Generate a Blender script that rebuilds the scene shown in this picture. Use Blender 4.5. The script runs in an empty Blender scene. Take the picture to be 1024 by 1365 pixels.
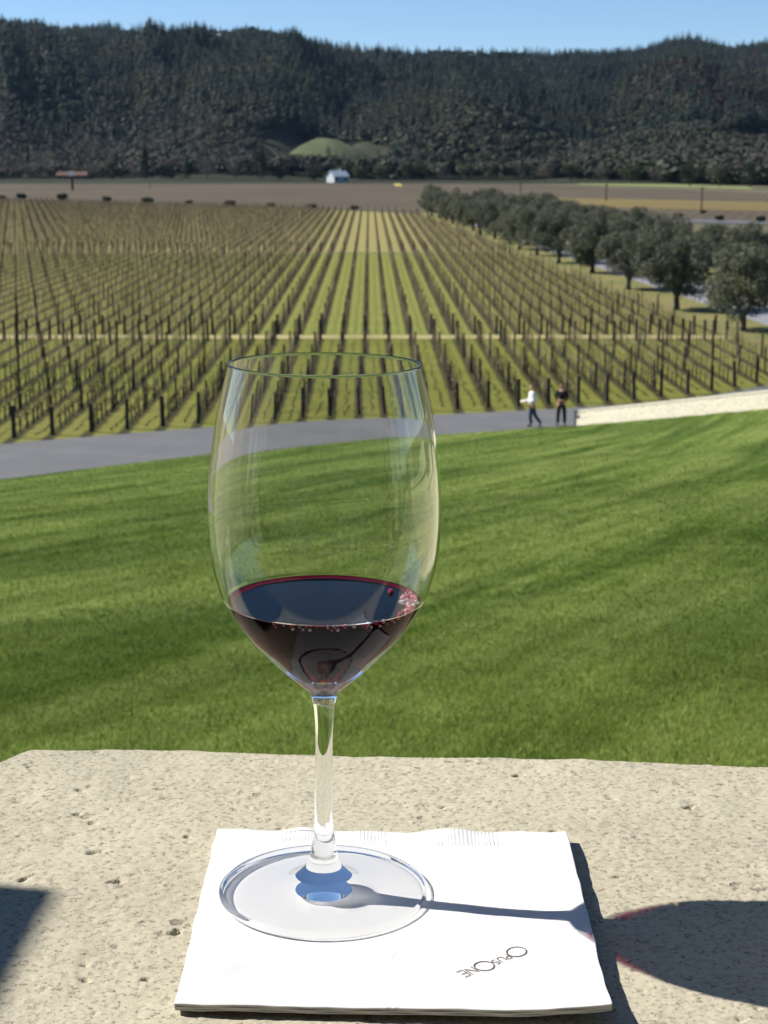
import bpy, math, random
import numpy as np
from mathutils import Vector, Matrix, Euler
random.seed(7)
rng = np.random.default_rng(11)
R = math.radians
sc = bpy.context.scene
col = sc.collection

# ------------------------------------------------------------------ camera frame (photo pixels, 1024 x 1365)
F, PITCH, CAMZ = 2198.0, R(12.065), 0.3034
cp, sp_ = math.cos(PITCH), math.sin(PITCH)
VALLEY = -10.4

def ray(px, py):
    u = (px - 512) / F
    v = (682.5 - py) / F
    return np.array([u, cp + v * sp_, -sp_ + v * cp])

def on_plane(px, py, z):
    d = ray(px, py)
    t = (z - CAMZ) / d[2]
    return np.array([d[0] * t, d[1] * t, z])

def height_at(px, py, dist):
    """world x and z of the picture point at forward distance dist"""
    d = ray(px, py)
    return d[0] / d[1] * dist, CAMZ + d[2] / d[1] * dist

# ------------------------------------------------------------------ helpers
def link(o, parent=None):
    col.objects.link(o)
    if parent is not None:
        o.parent = parent
    return o

def tag(o, label=None, cat=None, group=None, kind=None):
    if label: o['label'] = label
    if cat: o['category'] = cat
    if group: o['group'] = group
    if kind: o['kind'] = kind
    return o

def empty(name, loc=(0, 0, 0), rz=0.0):
    o = bpy.data.objects.new(name, None)
    o.location = loc
    o.rotation_euler = (0, 0, rz)
    o.empty_display_size = 0.1
    return link(o)

def make_mesh(name, verts, faces, mats=None, smooth=False, midx=None):
    """verts (N,3); faces: (M,k) array or list of tuples"""
    me = bpy.data.meshes.new(name)
    verts = np.asarray(verts, dtype=np.float32)
    if isinstance(faces, np.ndarray):
        k = faces.shape[1]
        M = len(faces)
        me.vertices.add(len(verts))
        me.vertices.foreach_set('co', verts.ravel())
        me.loops.add(M * k)
        me.loops.foreach_set('vertex_index', faces.astype(np.int32).ravel())
        me.polygons.add(M)
        me.polygons.foreach_set('loop_start', np.arange(0, M * k, k, dtype=np.int32))
        me.polygons.foreach_set('loop_total', np.full(M, k, dtype=np.int32))
    else:
        me.from_pydata([tuple(map(float, v)) for v in verts], [], faces)
    me.update(calc_edges=True)
    me.validate()
    if mats is not None:
        for m in (mats if isinstance(mats, (list, tuple)) else [mats]):
            me.materials.append(m)
    if midx is not None:
        me.polygons.foreach_set('material_index', np.asarray(midx, dtype=np.int32))
    me.polygons.foreach_set('use_smooth', np.full(len(me.polygons), bool(smooth)))
    me.update()
    return me

def obj(name, verts, faces, mats=None, parent=None, smooth=False, midx=None, loc=None):
    o = bpy.data.objects.new(name, make_mesh(name, verts, faces, mats, smooth, midx))
    if loc is not None: o.location = loc
    return link(o, parent)

class MB:
    """collects boxes, tubes, lathes into one mesh"""
    def __init__(self):
        self.v, self.f = [], []
    def add(self, v, f):
        n = len(self.v)
        self.v += [tuple(x) for x in v]
        self.f += [tuple(i + n for i in q) for q in f]
    def box(self, c, s, rz=0.0, taper=1.0):
        x, y, z = s[0] / 2, s[1] / 2, s[2] / 2
        ca, sa = math.cos(rz), math.sin(rz)
        vs = []
        for dz in (-1, 1):
            k = 1.0 if dz < 0 else taper
            for dx, dy in ((-1, -1), (1, -1), (1, 1), (-1, 1)):
                a, b = dx * x * k, dy * y * k
                vs.append((c[0] + a * ca - b * sa, c[1] + a * sa + b * ca, c[2] + dz * z))
        self.add(vs, [(3, 2, 1, 0), (4, 5, 6, 7), (0, 1, 5, 4), (1, 2, 6, 5), (2, 3, 7, 6), (3, 0, 4, 7)])
    def tube(self, pts, rad, n=6, cap=True):
        pts = [Vector(p) for p in pts]
        if not hasattr(rad, '__len__'): rad = [rad] * len(pts)
        rings = []
        for i, p in enumerate(pts):
            a = pts[max(i - 1, 0)]; b = pts[min(i + 1, len(pts) - 1)]
            t = (b - a).normalized()
            u = t.cross(Vector((0.31, 0.95, 0.05)))
            if u.length < 1e-3: u = t.cross(Vector((1, 0, 0)))
            u.normalize(); w = t.cross(u)
            rings.append([p + (u * math.cos(2 * math.pi * k / n) + w * math.sin(2 * math.pi * k / n)) * rad[i] for k in range(n)])
        v = [q for r_ in rings for q in r_]
        f = []
        for i in range(len(pts) - 1):
            for k in range(n):
                f.append((i * n + k, i * n + (k + 1) % n, (i + 1) * n + (k + 1) % n, (i + 1) * n + k))
        if cap:
            f.append(tuple(range(n - 1, -1, -1)))
            f.append(tuple((len(pts) - 1) * n + k for k in range(n)))
        self.add(v, f)
    def build(self, name, mat, parent=None, smooth=False, loc=None):
        return obj(name, self.v, self.f, mat, parent, smooth, loc=loc)

def lathe(profile, n=96, closed=False):
    """profile list of (r,z). r==0 ends become poles"""
    v, f = [], []
    idx = []
    for r, z in profile:
        if r < 1e-7:
            idx.append([len(v)]); v.append((0, 0, z))
        else:
            idx.append(list(range(len(v), len(v) + n)))
            for k in range(n):
                a = 2 * math.pi * k / n
                v.append((r * math.cos(a), r * math.sin(a), z))
    m = len(profile)
    rng_ = range(m) if closed else range(m - 1)
    for i in rng_:
        A, B = idx[i], idx[(i + 1) % m]
        for k in range(n):
            k2 = (k + 1) % n
            if len(A) == 1 and len(B) == 1: continue
            if len(A) == 1: f.append((A[0], B[k2], B[k]))
            elif len(B) == 1: f.append((A[k], A[k2], B[0]))
            else: f.append((A[k], A[k2], B[k2], B[k]))
    return v, f

def spline(pts, per=8):
    """Catmull-Rom through 2D points"""
    P = [pts[0]] + list(pts) + [pts[-1]]
    out = []
    for i in range(1, len(P) - 2):
        p0, p1, p2, p3 = (np.array(q, float) for q in P[i - 1:i + 3])
        for k in range(per):
            t = k / per
            out.append(tuple(0.5 * ((2 * p1) + (-p0 + p2) * t + (2 * p0 - 5 * p1 + 4 * p2 - p3) * t * t + (-p0 + 3 * p1 - 3 * p2 + p3) * t ** 3)))
    out.append(tuple(map(float, pts[-1])))
    return out

_nz = {}
def vnoise(x, y, seed=0):
    """smooth value noise, roughly -1..1"""
    if seed not in _nz:
        _nz[seed] = np.random.default_rng(1000 + seed).uniform(-1, 1, (256, 256))
    T = _nz[seed]
    xi = np.floor(x).astype(int); yi = np.floor(y).astype(int)
    fx = x - xi; fy = y - yi
    fx = fx * fx * (3 - 2 * fx); fy = fy * fy * (3 - 2 * fy)
    a = T[xi & 255, yi & 255]; b = T[(xi + 1) & 255, yi & 255]
    c = T[xi & 255, (yi + 1) & 255]; d = T[(xi + 1) & 255, (yi + 1) & 255]
    return (a * (1 - fx) + b * fx) * (1 - fy) + (c * (1 - fx) + d * fx) * fy

def fbm(x, y, o=4, seed=0, gain=0.5):
    s, a = 0, 1.0
    for i in range(o):
        s = s + a * vnoise(x * 2 ** i + 17.3 * i, y * 2 ** i + 5.1 * i, seed + i)
        a *= gain
    return s

def interp(x, tab):
    return np.interp(x, [t[0] for t in tab], [t[1] for t in tab])

# ------------------------------------------------------------------ materials
class NT:
    def __init__(self, name):
        self.m = bpy.data.materials.new(name)
        self.m.use_nodes = True
        self.t = self.m.node_tree
        self.b = self.t.nodes.get('Principled BSDF')
        self.out = self.t.nodes.get('Material Output')
    def n(self, typ, **kw):
        nd = self.t.nodes.new(typ)
        for k, v in kw.items():
            if k.startswith('i_'):
                key = k[2:]
                nd.inputs[int(key) if key.isdigit() else key.replace('_', ' ')].default_value = v
            else: setattr(nd, k, v)
        return nd
    def l(self, a, b): self.t.links.new(a, b)
    def coord(self, kind='Object'):
        return self.n('ShaderNodeTexCoord').outputs[kind]
    def mapped(self, scale=(1, 1, 1), rot=(0, 0, 0), kind='Object'):
        mp = self.n('ShaderNodeMapping')
        mp.inputs['Scale'].default_value = scale
        mp.inputs['Rotation'].default_value = rot
        self.l(self.coord(kind), mp.inputs[0])
        return mp.outputs[0]
    def noise(self, scale, detail=4, rough=0.55, vec=None, dist=0.0):
        nd = self.n('ShaderNodeTexNoise')
        nd.inputs['Scale'].default_value = scale
        nd.inputs['Detail'].default_value = detail
        nd.inputs['Roughness'].default_value = rough
        nd.inputs['Distortion'].default_value = dist
        self.l(vec if vec is not None else self.coord(), nd.inputs['Vector'])
        return nd.outputs['Fac']
    def ramp(self, fac, stops):
        nd = self.n('ShaderNodeValToRGB')
        el = nd.color_ramp.elements
        while len(el) > 1: el.remove(el[0])
        el[0].position = stops[0][0]; el[0].color = (*stops[0][1], 1)
        for p, c in stops[1:]:
            e = el.new(p); e.color = (*c, 1)
        self.l(fac, nd.inputs[0])
        return nd.outputs[0]
    def mix(self, fac, a, b, typ='MIX'):
        nd = self.n('ShaderNodeMix', data_type='RGBA', blend_type=typ)
        for s, x in ((0, fac), (6, a), (7, b)):
            if isinstance(x, (tuple, list)): nd.inputs[s].default_value = (*x, 1) if len(x) == 3 else x
            elif isinstance(x, (int, float)): nd.inputs[s].default_value = x
            else: self.l(x, nd.inputs[s])
        return nd.outputs[2]
    def math(self, op, a, b=None, c=None):
        nd = self.n('ShaderNodeMath', operation=op)
        for i, x in enumerate((a, b, c)):
            if x is None: continue
            if isinstance(x, (int, float)): nd.inputs[i].default_value = x
            else: self.l(x, nd.inputs[i])
        return nd.outputs[0]
    def bump(self, h, strength=0.3, dist=0.01):
        nd = self.n('ShaderNodeBump')
        nd.inputs['Strength'].default_value = strength
        nd.inputs['Distance'].default_value = dist
        self.l(h, nd.inputs['Height'])
        self.l(nd.outputs[0], self.b.inputs['Normal'])
    def base(self, c):
        if isinstance(c, tuple): self.b.inputs['Base Color'].default_value = (*c, 1)
        else: self.l(c, self.b.inputs['Base Color'])
    def rough(self, r, spec=None):
        self.b.inputs['Roughness'].default_value = r
        if spec is not None: self.b.inputs['Specular IOR Level'].default_value = spec

def simple(name, c1, c2=None, scale=5.0, rough=0.8, bump=0.0, bdist=0.01, spec=0.3, detail=5, vary=0.0, scale3=(1, 1, 1)):
    t = NT(name)
    if c2 is None:
        cc = None
        t.base(c1)
    else:
        nz = t.noise(scale, detail, 0.6, t.mapped(scale3))
        cc = t.ramp(nz, [(0.3, c1), (0.7, c2)])
        if vary > 0:
            oi = t.n('ShaderNodeObjectInfo').outputs['Random']
            hs = t.n('ShaderNodeHueSaturation')
            t.l(t.math('MULTIPLY_ADD', oi, vary, 1 - vary / 2), hs.inputs['Value'])
            t.l(cc, hs.inputs['Color']); cc = hs.outputs[0]
        t.base(cc)
        if bump > 0: t.bump(nz, bump, bdist)
    t.rough(rough, spec)
    return t.m

def leafy(name, c1, c2, scale, transl=0.3, rough=0.6, vary=0.15, big=None):
    t = NT(name)
    nz = t.noise(scale, 3, 0.6)
    cc = t.ramp(nz, [(0.32, c1), (0.68, c2)])
    if big:
        nz2 = t.noise(big[0], 2, 0.5)
        cc = t.mix(t.ramp(nz2, [(0.42, (0, 0, 0)), (0.62, (1, 1, 1))]), cc, big[1])
    oi = t.n('ShaderNodeObjectInfo').outputs['Random']
    hs = t.n('ShaderNodeHueSaturation')
    t.l(t.math('MULTIPLY_ADD', oi, vary, 1 - vary / 2), hs.inputs['Value'])
    t.l(cc, hs.inputs['Color']); cc = hs.outputs[0]
    t.base(cc); t.rough(rough, 0.25)
    tr = t.n('ShaderNodeBsdfTranslucent'); t.l(cc, tr.inputs['Color'])
    mx = t.n('ShaderNodeMixShader'); mx.inputs[0].default_value = transl
    t.l(t.b.outputs[0], mx.inputs[1]); t.l(tr.outputs[0], mx.inputs[2])
    t.l(mx.outputs[0], t.out.inputs['Surface'])
    return t.m

# ================================================================== WORLD, SUN, CAMERA
SUN_EL, SUN_AZ = R(39.0), R(166.0)      # azimuth measured from +x towards +y: from the left, a little ahead
sdir = Vector((math.cos(SUN_EL) * math.cos(SUN_AZ), math.cos(SUN_EL) * math.sin(SUN_AZ), math.sin(SUN_EL)))
w = bpy.data.worlds.new("World"); sc.world = w; w.use_nodes = True
nt = w.node_tree
sky = nt.nodes.new('ShaderNodeTexSky'); sky.sky_type = 'NISHITA'; sky.sun_disc = False
sky.sun_elevation = SUN_EL
sky.sun_rotation = math.atan2(sdir.x, sdir.y)
sky.altitude = 300; sky.air_density = 0.75; sky.dust_density = 0.0; sky.ozone_density = 5.5
bg = nt.nodes['Background']; bg.inputs[1].default_value = 0.074
nt.links.new(sky.outputs[0], bg.inputs[0])

sl = bpy.data.lights.new('sun', 'SUN'); sl.energy = 5.0; sl.angle = R(0.53); sl.color = (1.0, 0.95, 0.87)
so = bpy.data.objects.new('sun', sl); link(so)
so.rotation_euler = (-sdir).to_track_quat('-Z', 'Y').to_euler()
so.location = sdir * 50

cam = bpy.data.cameras.new('camera'); co = bpy.data.objects.new('camera', cam); link(co)
co.location = (0, 0, CAMZ); co.rotation_euler = (math.pi / 2 - PITCH, 0, 0)
cam.sensor_fit = 'VERTICAL'; cam.sensor_height = 24.0; cam.lens = 24.0 * F / 1365.0
cam.clip_start = 0.02; cam.clip_end = 12000
cam.dof.use_dof = True; cam.dof.focus_distance = 0.67
cam.dof.aperture_fstop = (cam.lens / 1000.0) / 0.0014
sc.camera = co

vs = sc.view_settings
vs.view_transform = 'Standard'; vs.look = 'None'; vs.exposure = 0.85; vs.gamma = 1.0
cy = sc.cycles
cy.max_bounces = 20; cy.transmission_bounces = 18; cy.glossy_bounces = 8; cy.diffuse_bounces = 3
cy.transparent_max_bounces = 24; cy.volume_bounces = 0
cy.caustics_refractive = True; cy.caustics_reflective = False; cy.blur_glossy = 1.0
cy.sample_clamp_indirect = 6.0
cy.use_denoising = True
cy.use_adaptive_sampling = True; cy.adaptive_threshold = 0.008
sc.render.use_persistent_data = False

# ================================================================== STONE LEDGE
def stone_material(name, base, dark, pit=0.5, scale=1.0):
    t = NT(name)
    v = t.coord()
    big = t.noise(9 * scale, 5, 0.6)
    fine = t.noise(420 * scale, 6, 0.75)
    mid = t.noise(90 * scale, 5, 0.7)
    c = t.ramp(big, [(0.25, tuple(0.86 * x for x in base)), (0.5, base), (0.75, tuple(min(1.0, 1.07 * x) for x in base))])
    c = t.mix(t.ramp(fine, [(0.36, (1, 1, 1)), (0.47, (0, 0, 0))]), c, tuple(0.36 * x for x in base))
    c = t.mix(t.math('MULTIPLY', t.ramp(fine, [(0.55, (0, 0, 0)), (0.68, (1, 1, 1))]), 0.5), c, tuple(min(1, 1.35 * x) for x in base))
    c = t.mix(t.ramp(mid, [(0.28, (1, 1, 1)), (0.42, (0, 0, 0))]), c, tuple(0.74 * x for x in base))
    # small open pores, each with its own irregular edge
    vv = t.n('ShaderNodeVectorMath', operation='ADD')
    nz = t.n('ShaderNodeTexNoise'); nz.inputs['Scale'].default_value = 160 * scale
    t.l(v, nz.inputs['Vector'])
    sc_ = t.n('ShaderNodeVectorMath', operation='SCALE'); sc_.inputs['Scale'].default_value = 0.010 / scale
    t.l(nz.outputs['Color'], sc_.inputs[0]); t.l(v, vv.inputs[0]); t.l(sc_.outputs[0], vv.inputs[1])
    vo = t.n('ShaderNodeTexVoronoi'); vo.inputs['Scale'].default_value = 85 * scale
    vo.inputs['Randomness'].default_value = 1.0
    t.l(vv.outputs[0], vo.inputs['Vector'])
    gate = t.ramp(t.noise(28 * scale, 3, 0.6), [(0.53, (0, 0, 0)), (0.62, (1, 1, 1))])
    pore = t.ramp(vo.outputs['Distance'], [(0.12, (1, 1, 1)), (0.26, (0, 0, 0))])
    pm = t.mix(1.0, pore, gate, 'MULTIPLY')
    c = t.mix(t.math('MULTIPLY', pm, pit), c, dark)
    t.base(c); t.rough(0.9, 0.15)
    h = t.math('SUBTRACT', t.math('ADD', t.math('MULTIPLY', fine, 0.45), t.math('MULTIPLY', mid, 0.5)), t.math('MULTIPLY', pm, 0.8))
    t.bump(h, 0.6, 0.0012 / scale)
    return t.m

M_ledge = stone_material('limestone', (0.412, 0.378, 0.285), (0.035, 0.028, 0.02))

xs = np.concatenate([np.linspace(-0.86, -0.36, 20), np.arange(-0.34, 0.3401, 0.0010), np.linspace(0.36, 2.6, 30)])
ys = np.concatenate([np.linspace(0.522, 0.5235, 2), np.arange(0.5245, 0.8461, 0.0010)])
GX, GY = np.meshgrid(xs, ys)
def far_edge(x):
    e = 0.8270 + (-0.072) * x
    e = e + 0.0016 * vnoise(x * 60, x * 0 + 3.3, 40) + 0.0028 * vnoise(x * 17, x * 0 + 1.1, 41)
    k = np.clip((-0.186 - x) / 0.022, 0, 1)       # the chipped corner on the left
    return e - 0.030 * k * k * (3 - 2 * k)
FE = far_edge(GX)
t_ = (GY - 0.522) / (ys[-1] - 0.522)
PY = 0.522 + t_ * (FE - 0.522)
Z = -0.0040 + 0.0003 * fbm(GX * 55, PY * 55, 4, 60) + 0.0008 * fbm(GX * 9, PY * 9, 3, 70)
Z += 0.00016 * fbm(GX * 420, PY * 420, 3, 80)
rp = np.random.default_rng(5)
for i in range(560):
    cx, cyy = rp.uniform(-0.33, 0.33), rp.uniform(0.5, 0.81)
    big = rp.random() < 0.22
    a = rp.uniform(0.0012, 0.0030) if big else rp.uniform(0.0006, 0.0014)
    b = a * rp.uniform(0.3, 0.8)
    th = rp.normal(0.15, 0.6)
    dep = a * rp.uniform(0.7, 1.2)
    m = (abs(GX - cx) < 3 * a + .002) & (abs(PY - cyy) < 3 * a + .002)
    if not m.any(): continue
    dx, dy = GX[m] - cx, PY[m] - cyy
    u = (dx * math.cos(th) + dy * math.sin(th)) / a
    v = (-dx * math.sin(th) + dy * math.cos(th)) / b
    rr = np.sqrt(u * u + v * v) + 0.45 * vnoise(GX[m] * 700, PY[m] * 700, 90)
    Z[m] -= dep * np.clip(1.25 - rr, 0, 1) ** 0.7
# rounded far arris
dE = FE - PY
Z -= 0.006 * np.clip(1 - dE / 0.006, 0, 1) ** 2
ny_, nx_ = GX.shape
V = np.stack([GX.ravel(), PY.ravel(), Z.ravel()], 1)
ii = np.arange(ny_ * nx_).reshape(ny_, nx_)
Q = np.stack([ii[:-1, :-1], ii[:-1, 1:], ii[1:, 1:], ii[1:, :-1]], -1).reshape(-1, 4)
# sides and underside
def skirt(ring):
    global V, Q
    n0 = len(V)
    low = V[ring].copy(); low[:, 2] = -0.085
    V = np.vstack([V, low])
    k = len(ring)
    a = np.array(ring); b = n0 + np.arange(k)
    Q = np.vstack([Q, np.stack([a[:-1], b[:-1], b[1:], a[1:]], -1)])
skirt(list(ii[0, ::-1])[::-1])
skirt(list(ii[-1, :])[::-1])
skirt(list(ii[:, 0])[::-1])
skirt(list(ii[:, -1]))
ledge = empty('stone_parapet', (0, 0.58, -1.05))
tag(ledge, 'pitted cream limestone parapet ledge carrying the napkin and glass', 'parapet')
o = obj('capstone', V - np.array([0, 0.58, -1.05]), Q, M_ledge, ledge, smooth=True)
b = MB(); b.box((0.87, 0.085, 0.48), (3.44, 0.25, 0.965))
M_wallstone = stone_material('parapet_stone', (0.44, 0.37, 0.26), (0.14, 0.10, 0.06), 0.4, 0.4)
b.build('base', M_wallstone, ledge)

# ================================================================== NAPKIN
def napkin_mat():
    t = NT('paper_napkin')
    nz = t.noise(900, 4, 0.7); soft = t.noise(35, 3, 0.5)
    t.base(t.ramp(soft, [(0.3, (0.58, 0.582, 0.585)), (0.7, (0.61, 0.61, 0.607))]))
    t.rough(0.95, 0.1)
    t.bump(t.math('ADD', t.math('MULTIPLY', nz, 0.5), soft), 0.25, 0.0006)
    return t.m
M_nap = napkin_mat()
CB = [np.array(on_plane(*q, 0.0))[:2] for q in ((233, 1341), (815, 1354), (755, 1111), (290, 1105))]
Nn = 380
S, T = np.meshgrid(np.linspace(0, 1, Nn), np.linspace(0, 1, Nn))
nx = (1 - S) * (1 - T) * CB[0][0] + S * (1 - T) * CB[1][0] + S * T * CB[2][0] + (1 - S) * T * CB[3][0]
nyy = (1 - S) * (1 - T) * CB[0][1] + S * (1 - T) * CB[1][1] + S * T * CB[2][1] + (1 - S) * T * CB[3][1]
GC = np.array([-0.0255, 0.6485])                         # where the glass stands
edge_w = 0.0003 * fbm(S * 9, T * 9, 2, 120)
nyy = nyy + edge_w * (T > 0.98) * 1.6 + edge_w * (T < 0.02) * 0.8
nx = nx + edge_w * ((S > 0.99) | (S < 0.01))
def nap_z(S, T, X, Y):
    z = 0.00035 * fbm(S * 6, T * 6, 3, 110)
    back = np.clip((T - 0.88) / 0.12, 0, 1) ** 1.5
    z += back * (0.0016 * np.exp(-((S - 0.68) / 0.09) ** 2) + 0.0012 * np.exp(-((S - 0.24) / 0.05) ** 2)
                 - 0.0006 * np.exp(-((S - 0.46) / 0.06) ** 2) + 0.0005 * np.sin(S * 31))
    # embossed coin edge along the back
    em = np.clip((T - 0.90) / 0.02, 0, 1) * np.clip(0.3 + 1.8 * vnoise(S * 9, S * 0 + 2.0, 77), 0, 1)
    z += em * 0.00024 * np.sin(S * 2 * math.pi * 96 + 6 * T + 2.2 * vnoise(S * 40, T * 3, 78)) * (0.55 + 0.6 * vnoise(S * 33, T * 45, 79))
    # raised right side and front right corner, a faint dent front left
    z += 0.0020 * np.clip((S - 0.72) / 0.28, 0, 1) ** 2 * (0.75 + 0.9 * (1 - T))
    z += 0.0012 * np.clip((0.12 - T) / 0.12, 0, 1) ** 2
    z -= 0.0007 * np.exp(-(((S - 0.16) / 0.09) ** 2 + ((T - 0.22) / 0.07) ** 2))
    z += 0.0004 * np.sin(9 * (S + 0.4 * T)) * np.exp(-(((S - 0.2) / 0.14) ** 2 + ((T - 0.2) / 0.1) ** 2))
    # creases where the sheet has been folded and handled
    for (a0, b0, a1, b1, am, wd) in ((0.0, 0.36, 0.42, 0.30, 0.00040, 0.018), (0.05, 0.12, 0.34, 0.27, -0.00055, 0.022), (0.62, 0.05, 0.98, 0.33, 0.00035, 0.020),
                                     (0.72, 0.62, 1.0, 0.70, -0.00035, 0.012), (0.5, 0.0, 0.49, 1.0, 0.00016, 0.006), (0.0, 0.5, 1.0, 0.505, 0.00016, 0.006)):
        L2 = (a1 - a0) ** 2 + (b1 - b0) ** 2
        tt = np.clip(((S - a0) * (a1 - a0) + (T - b0) * (b1 - b0)) / L2, 0, 1)
        dd_ = np.hypot(S - a0 - tt * (a1 - a0), T - b0 - tt * (b1 - b0)) + 0.012 * vnoise(S * 14, T * 14, 81)
        z += am * np.exp(-(dd_ / wd) ** 2)
    # flat below the foot of the glass
    d = np.hypot(X - GC[0], Y - GC[1])
    k = np.clip((d - 0.044) / 0.02, 0, 1); k = k * k * (3 - 2 * k)
    return z * k + (-0.0002) * (1 - k)
nz_top = nap_z(S, T, nx, nyy)
def nap_at(x, y):
    i = np.argmin((nx - x) ** 2 + (nyy - y) ** 2)
    return nz_top.ravel()[i]
vt = np.stack([nx.ravel(), nyy.ravel(), nz_top.ravel()], 1)
idx = np.arange(Nn * Nn).reshape(Nn, Nn)
qt = np.stack([idx[:-1, :-1], idx[:-1, 1:], idx[1:, 1:], idx[1:, :-1]], -1).reshape(-1, 4)
ringi = list(idx[0, :]) + list(idx[1:, -1]) + list(idx[-1, -2::-1]) + list(idx[-2:0:-1, 0])
ring = vt[ringi]
cen = vt.mean(0)
dirs = ring[:, :2] - cen[:2]; dirs /= np.linalg.norm(dirs, axis=1)[:, None]
levels = [(0.00025, -0.0004), (0.0001, -0.0008), (-0.0004, -0.00095), (0.0002, -0.0013), (0.0001, -0.0018), (-0.0004, -0.0019), (0.00015, -0.0023), (0.0, -0.0028)]
Vn = [vt]; Qn = [qt]; prev = np.array(ringi); n0 = len(vt); K = len(ringi)
for off, dz in levels:
    r_ = ring.copy(); r_[:, :2] += dirs * (off + 0.00018 * np.sin(np.arange(K) * 0.11 + dz * 9000))[:, None]; r_[:, 2] += dz
    cur = n0 + np.arange(K); Vn.append(r_); n0 += K
    Qn.append(np.stack([prev, cur, np.roll(cur, -1), np.roll(prev, -1)], -1)); prev = cur
vb = vt.copy(); vb[:, 2] -= 0.0028
Vn.append(vb); Qn.append((qt + n0)[:, ::-1])
nap = obj('paper_napkin', np.vstack(Vn), np.vstack(Qn), M_nap, smooth=True)
tag(nap, 'folded white paper napkin with small printed lettering under the wine glass', 'napkin')

# thin stroke lettering, drawn as ribbons
def arc(cx, cyy, rx, ry, a0, a1, n=36):
    return [(cx + rx * math.cos(R(a0 + (a1 - a0) * i / n)), cyy + ry * math.sin(R(a0 + (a1 - a0) * i / n))) for i in range(n + 1)]
def letters():
    """OPUS ONE with tall Os and small capitals; unit = mm, baseline y=0, centred"""
    out, x = [], 0.0
    def O(): 
        nonlocal x
        out.append((arc(x + 3.3, 2.35, 3.2, 3.0, 0, 360), 0.42)); x += 6.7
    def put(paths, wd, k=1.0):
        nonlocal x
        for p in paths: out.append(([(x + a, b_) for a, b_ in p], 0.34 * k))
        x += wd
    O(); x += 0.2
    put([[(0, 1.2), (0, 4.2)], [(0, 4.2)] + arc(0.7, 3.45, 0.9, 0.75, 90, -90, 14) + [(0, 2.7)]], 2.2)
    put([[(0, 4.2), (0, 2.3)] + arc(0.95, 2.2, 0.95, 1.0, 180, 360, 14) + [(1.9, 4.2)]], 2.6)
    put([arc(0.8, 3.5, 0.75, 0.7, 40, 270, 14) + arc(0.8, 2.05, 0.8, 0.8, 90, -140, 14)], 2.0)
    O(); x += 0.3
    put([[(0, 0.3), (0, 4.3), (2.8, 0.3), (2.8, 4.3)]], 3.6)
    put([[(2.3, 0.3), (0, 0.3), (0, 4.3), (2.3, 4.3)], [(0, 2.35), (1.9, 2.35)]], 2.3)
    return [([(a - x / 2, b_ - 2.3) for a, b_ in p], wd) for p, wd in out], x
def ribbon(path, wd):
    vs_, fs = [], []
    for i, (a, b_) in enumerate(path):
        p0 = path[max(i - 1, 0)]; p1 = path[min(i + 1, len(path) - 1)]
        dx, dy = p1[0] - p0[0], p1[1] - p0[1]
        l_ = math.hypot(dx, dy) or 1
        nx_l, ny_l = -dy / l_ * wd / 2, dx / l_ * wd / 2
        vs_ += [(a + nx_l, b_ + ny_l), (a - nx_l, b_ - ny_l)]
        if i: fs.append((2 * i - 2, 2 * i - 1, 2 * i + 1, 2 * i))
    return vs_, fs
strokes, LW = letters()
pO = on_plane(693, 1269, 0); pE = on_plane(620, 1298, 0)
bd = (pE - pO)[:2]; blen = np.linalg.norm(bd); bd = bd / blen
up2 = np.array([-bd[1], bd[0]])
mid2 = (pO + pE)[:2] / 2
k_ = (blen + 0.0045) / LW
mb = MB()
for p, wd in strokes:
    dense = []
    for i in range(len(p) - 1):
        for q in range(4): dense.append((p[i][0] + (p[i + 1][0] - p[i][0]) * q / 4, p[i][1] + (p[i + 1][1] - p[i][1]) * q / 4))
    dense.append(p[-1])
    vs_, fs = ribbon(dense, wd * 0.95)
    w3 = []
    for a, b_ in vs_:
        q = mid2 + bd * a * k_ + up2 * b_ * k_
        w3.append((q[0], q[1], float(nap_at(q[0], q[1])) + 0.00022))
    mb.add(w3, [f_ if True else f_ for f_ in fs])
M_ink = simple('dark_ink', (0.10, 0.07, 0.06), rough=0.7)
mb.build('lettering', M_ink, nap)

# ================================================================== WINE GLASS
outer = [(0.0427, 0.0000), (0.0437, 0.0005), (0.0441, 0.0014), (0.0440, 0.0024), (0.0432, 0.0031), (0.0420, 0.0034), (0.036, 0.0040), (0.026, 0.0046),
         (0.018, 0.0056), (0.0130, 0.0078), (0.0095, 0.0106), (0.0072, 0.0132), (0.0060, 0.0165), (0.0053, 0.0201), (0.0049, 0.0234),
         (0.0045, 0.0268), (0.0042, 0.0318), (0.0038, 0.0484), (0.0036, 0.0648), (0.0038, 0.0746), (0.0042, 0.0811), (0.0049, 0.0855),
         (0.0066, 0.0895), (0.0121, 0.0943), (0.0192, 0.1007), (0.0253, 0.1068), (0.0314, 0.1136), (0.0377, 0.1229), (0.0419, 0.1317),
         (0.0453, 0.1439), (0.0467, 0.1560), (0.0469, 0.1680), (0.0462, 0.1800), (0.0449, 0.1905), (0.0430, 0.2035), (0.0404, 0.2150), (0.0380, 0.2245)]
OP = spline(outer, 8)
def nearest_z(z): return min(range(len(OP)), key=lambda i: abs(OP[i][1] - z) + (0 if OP[i][0] < 0.03 or z > 0.05 else 9))
LEVEL = 0.1274
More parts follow.
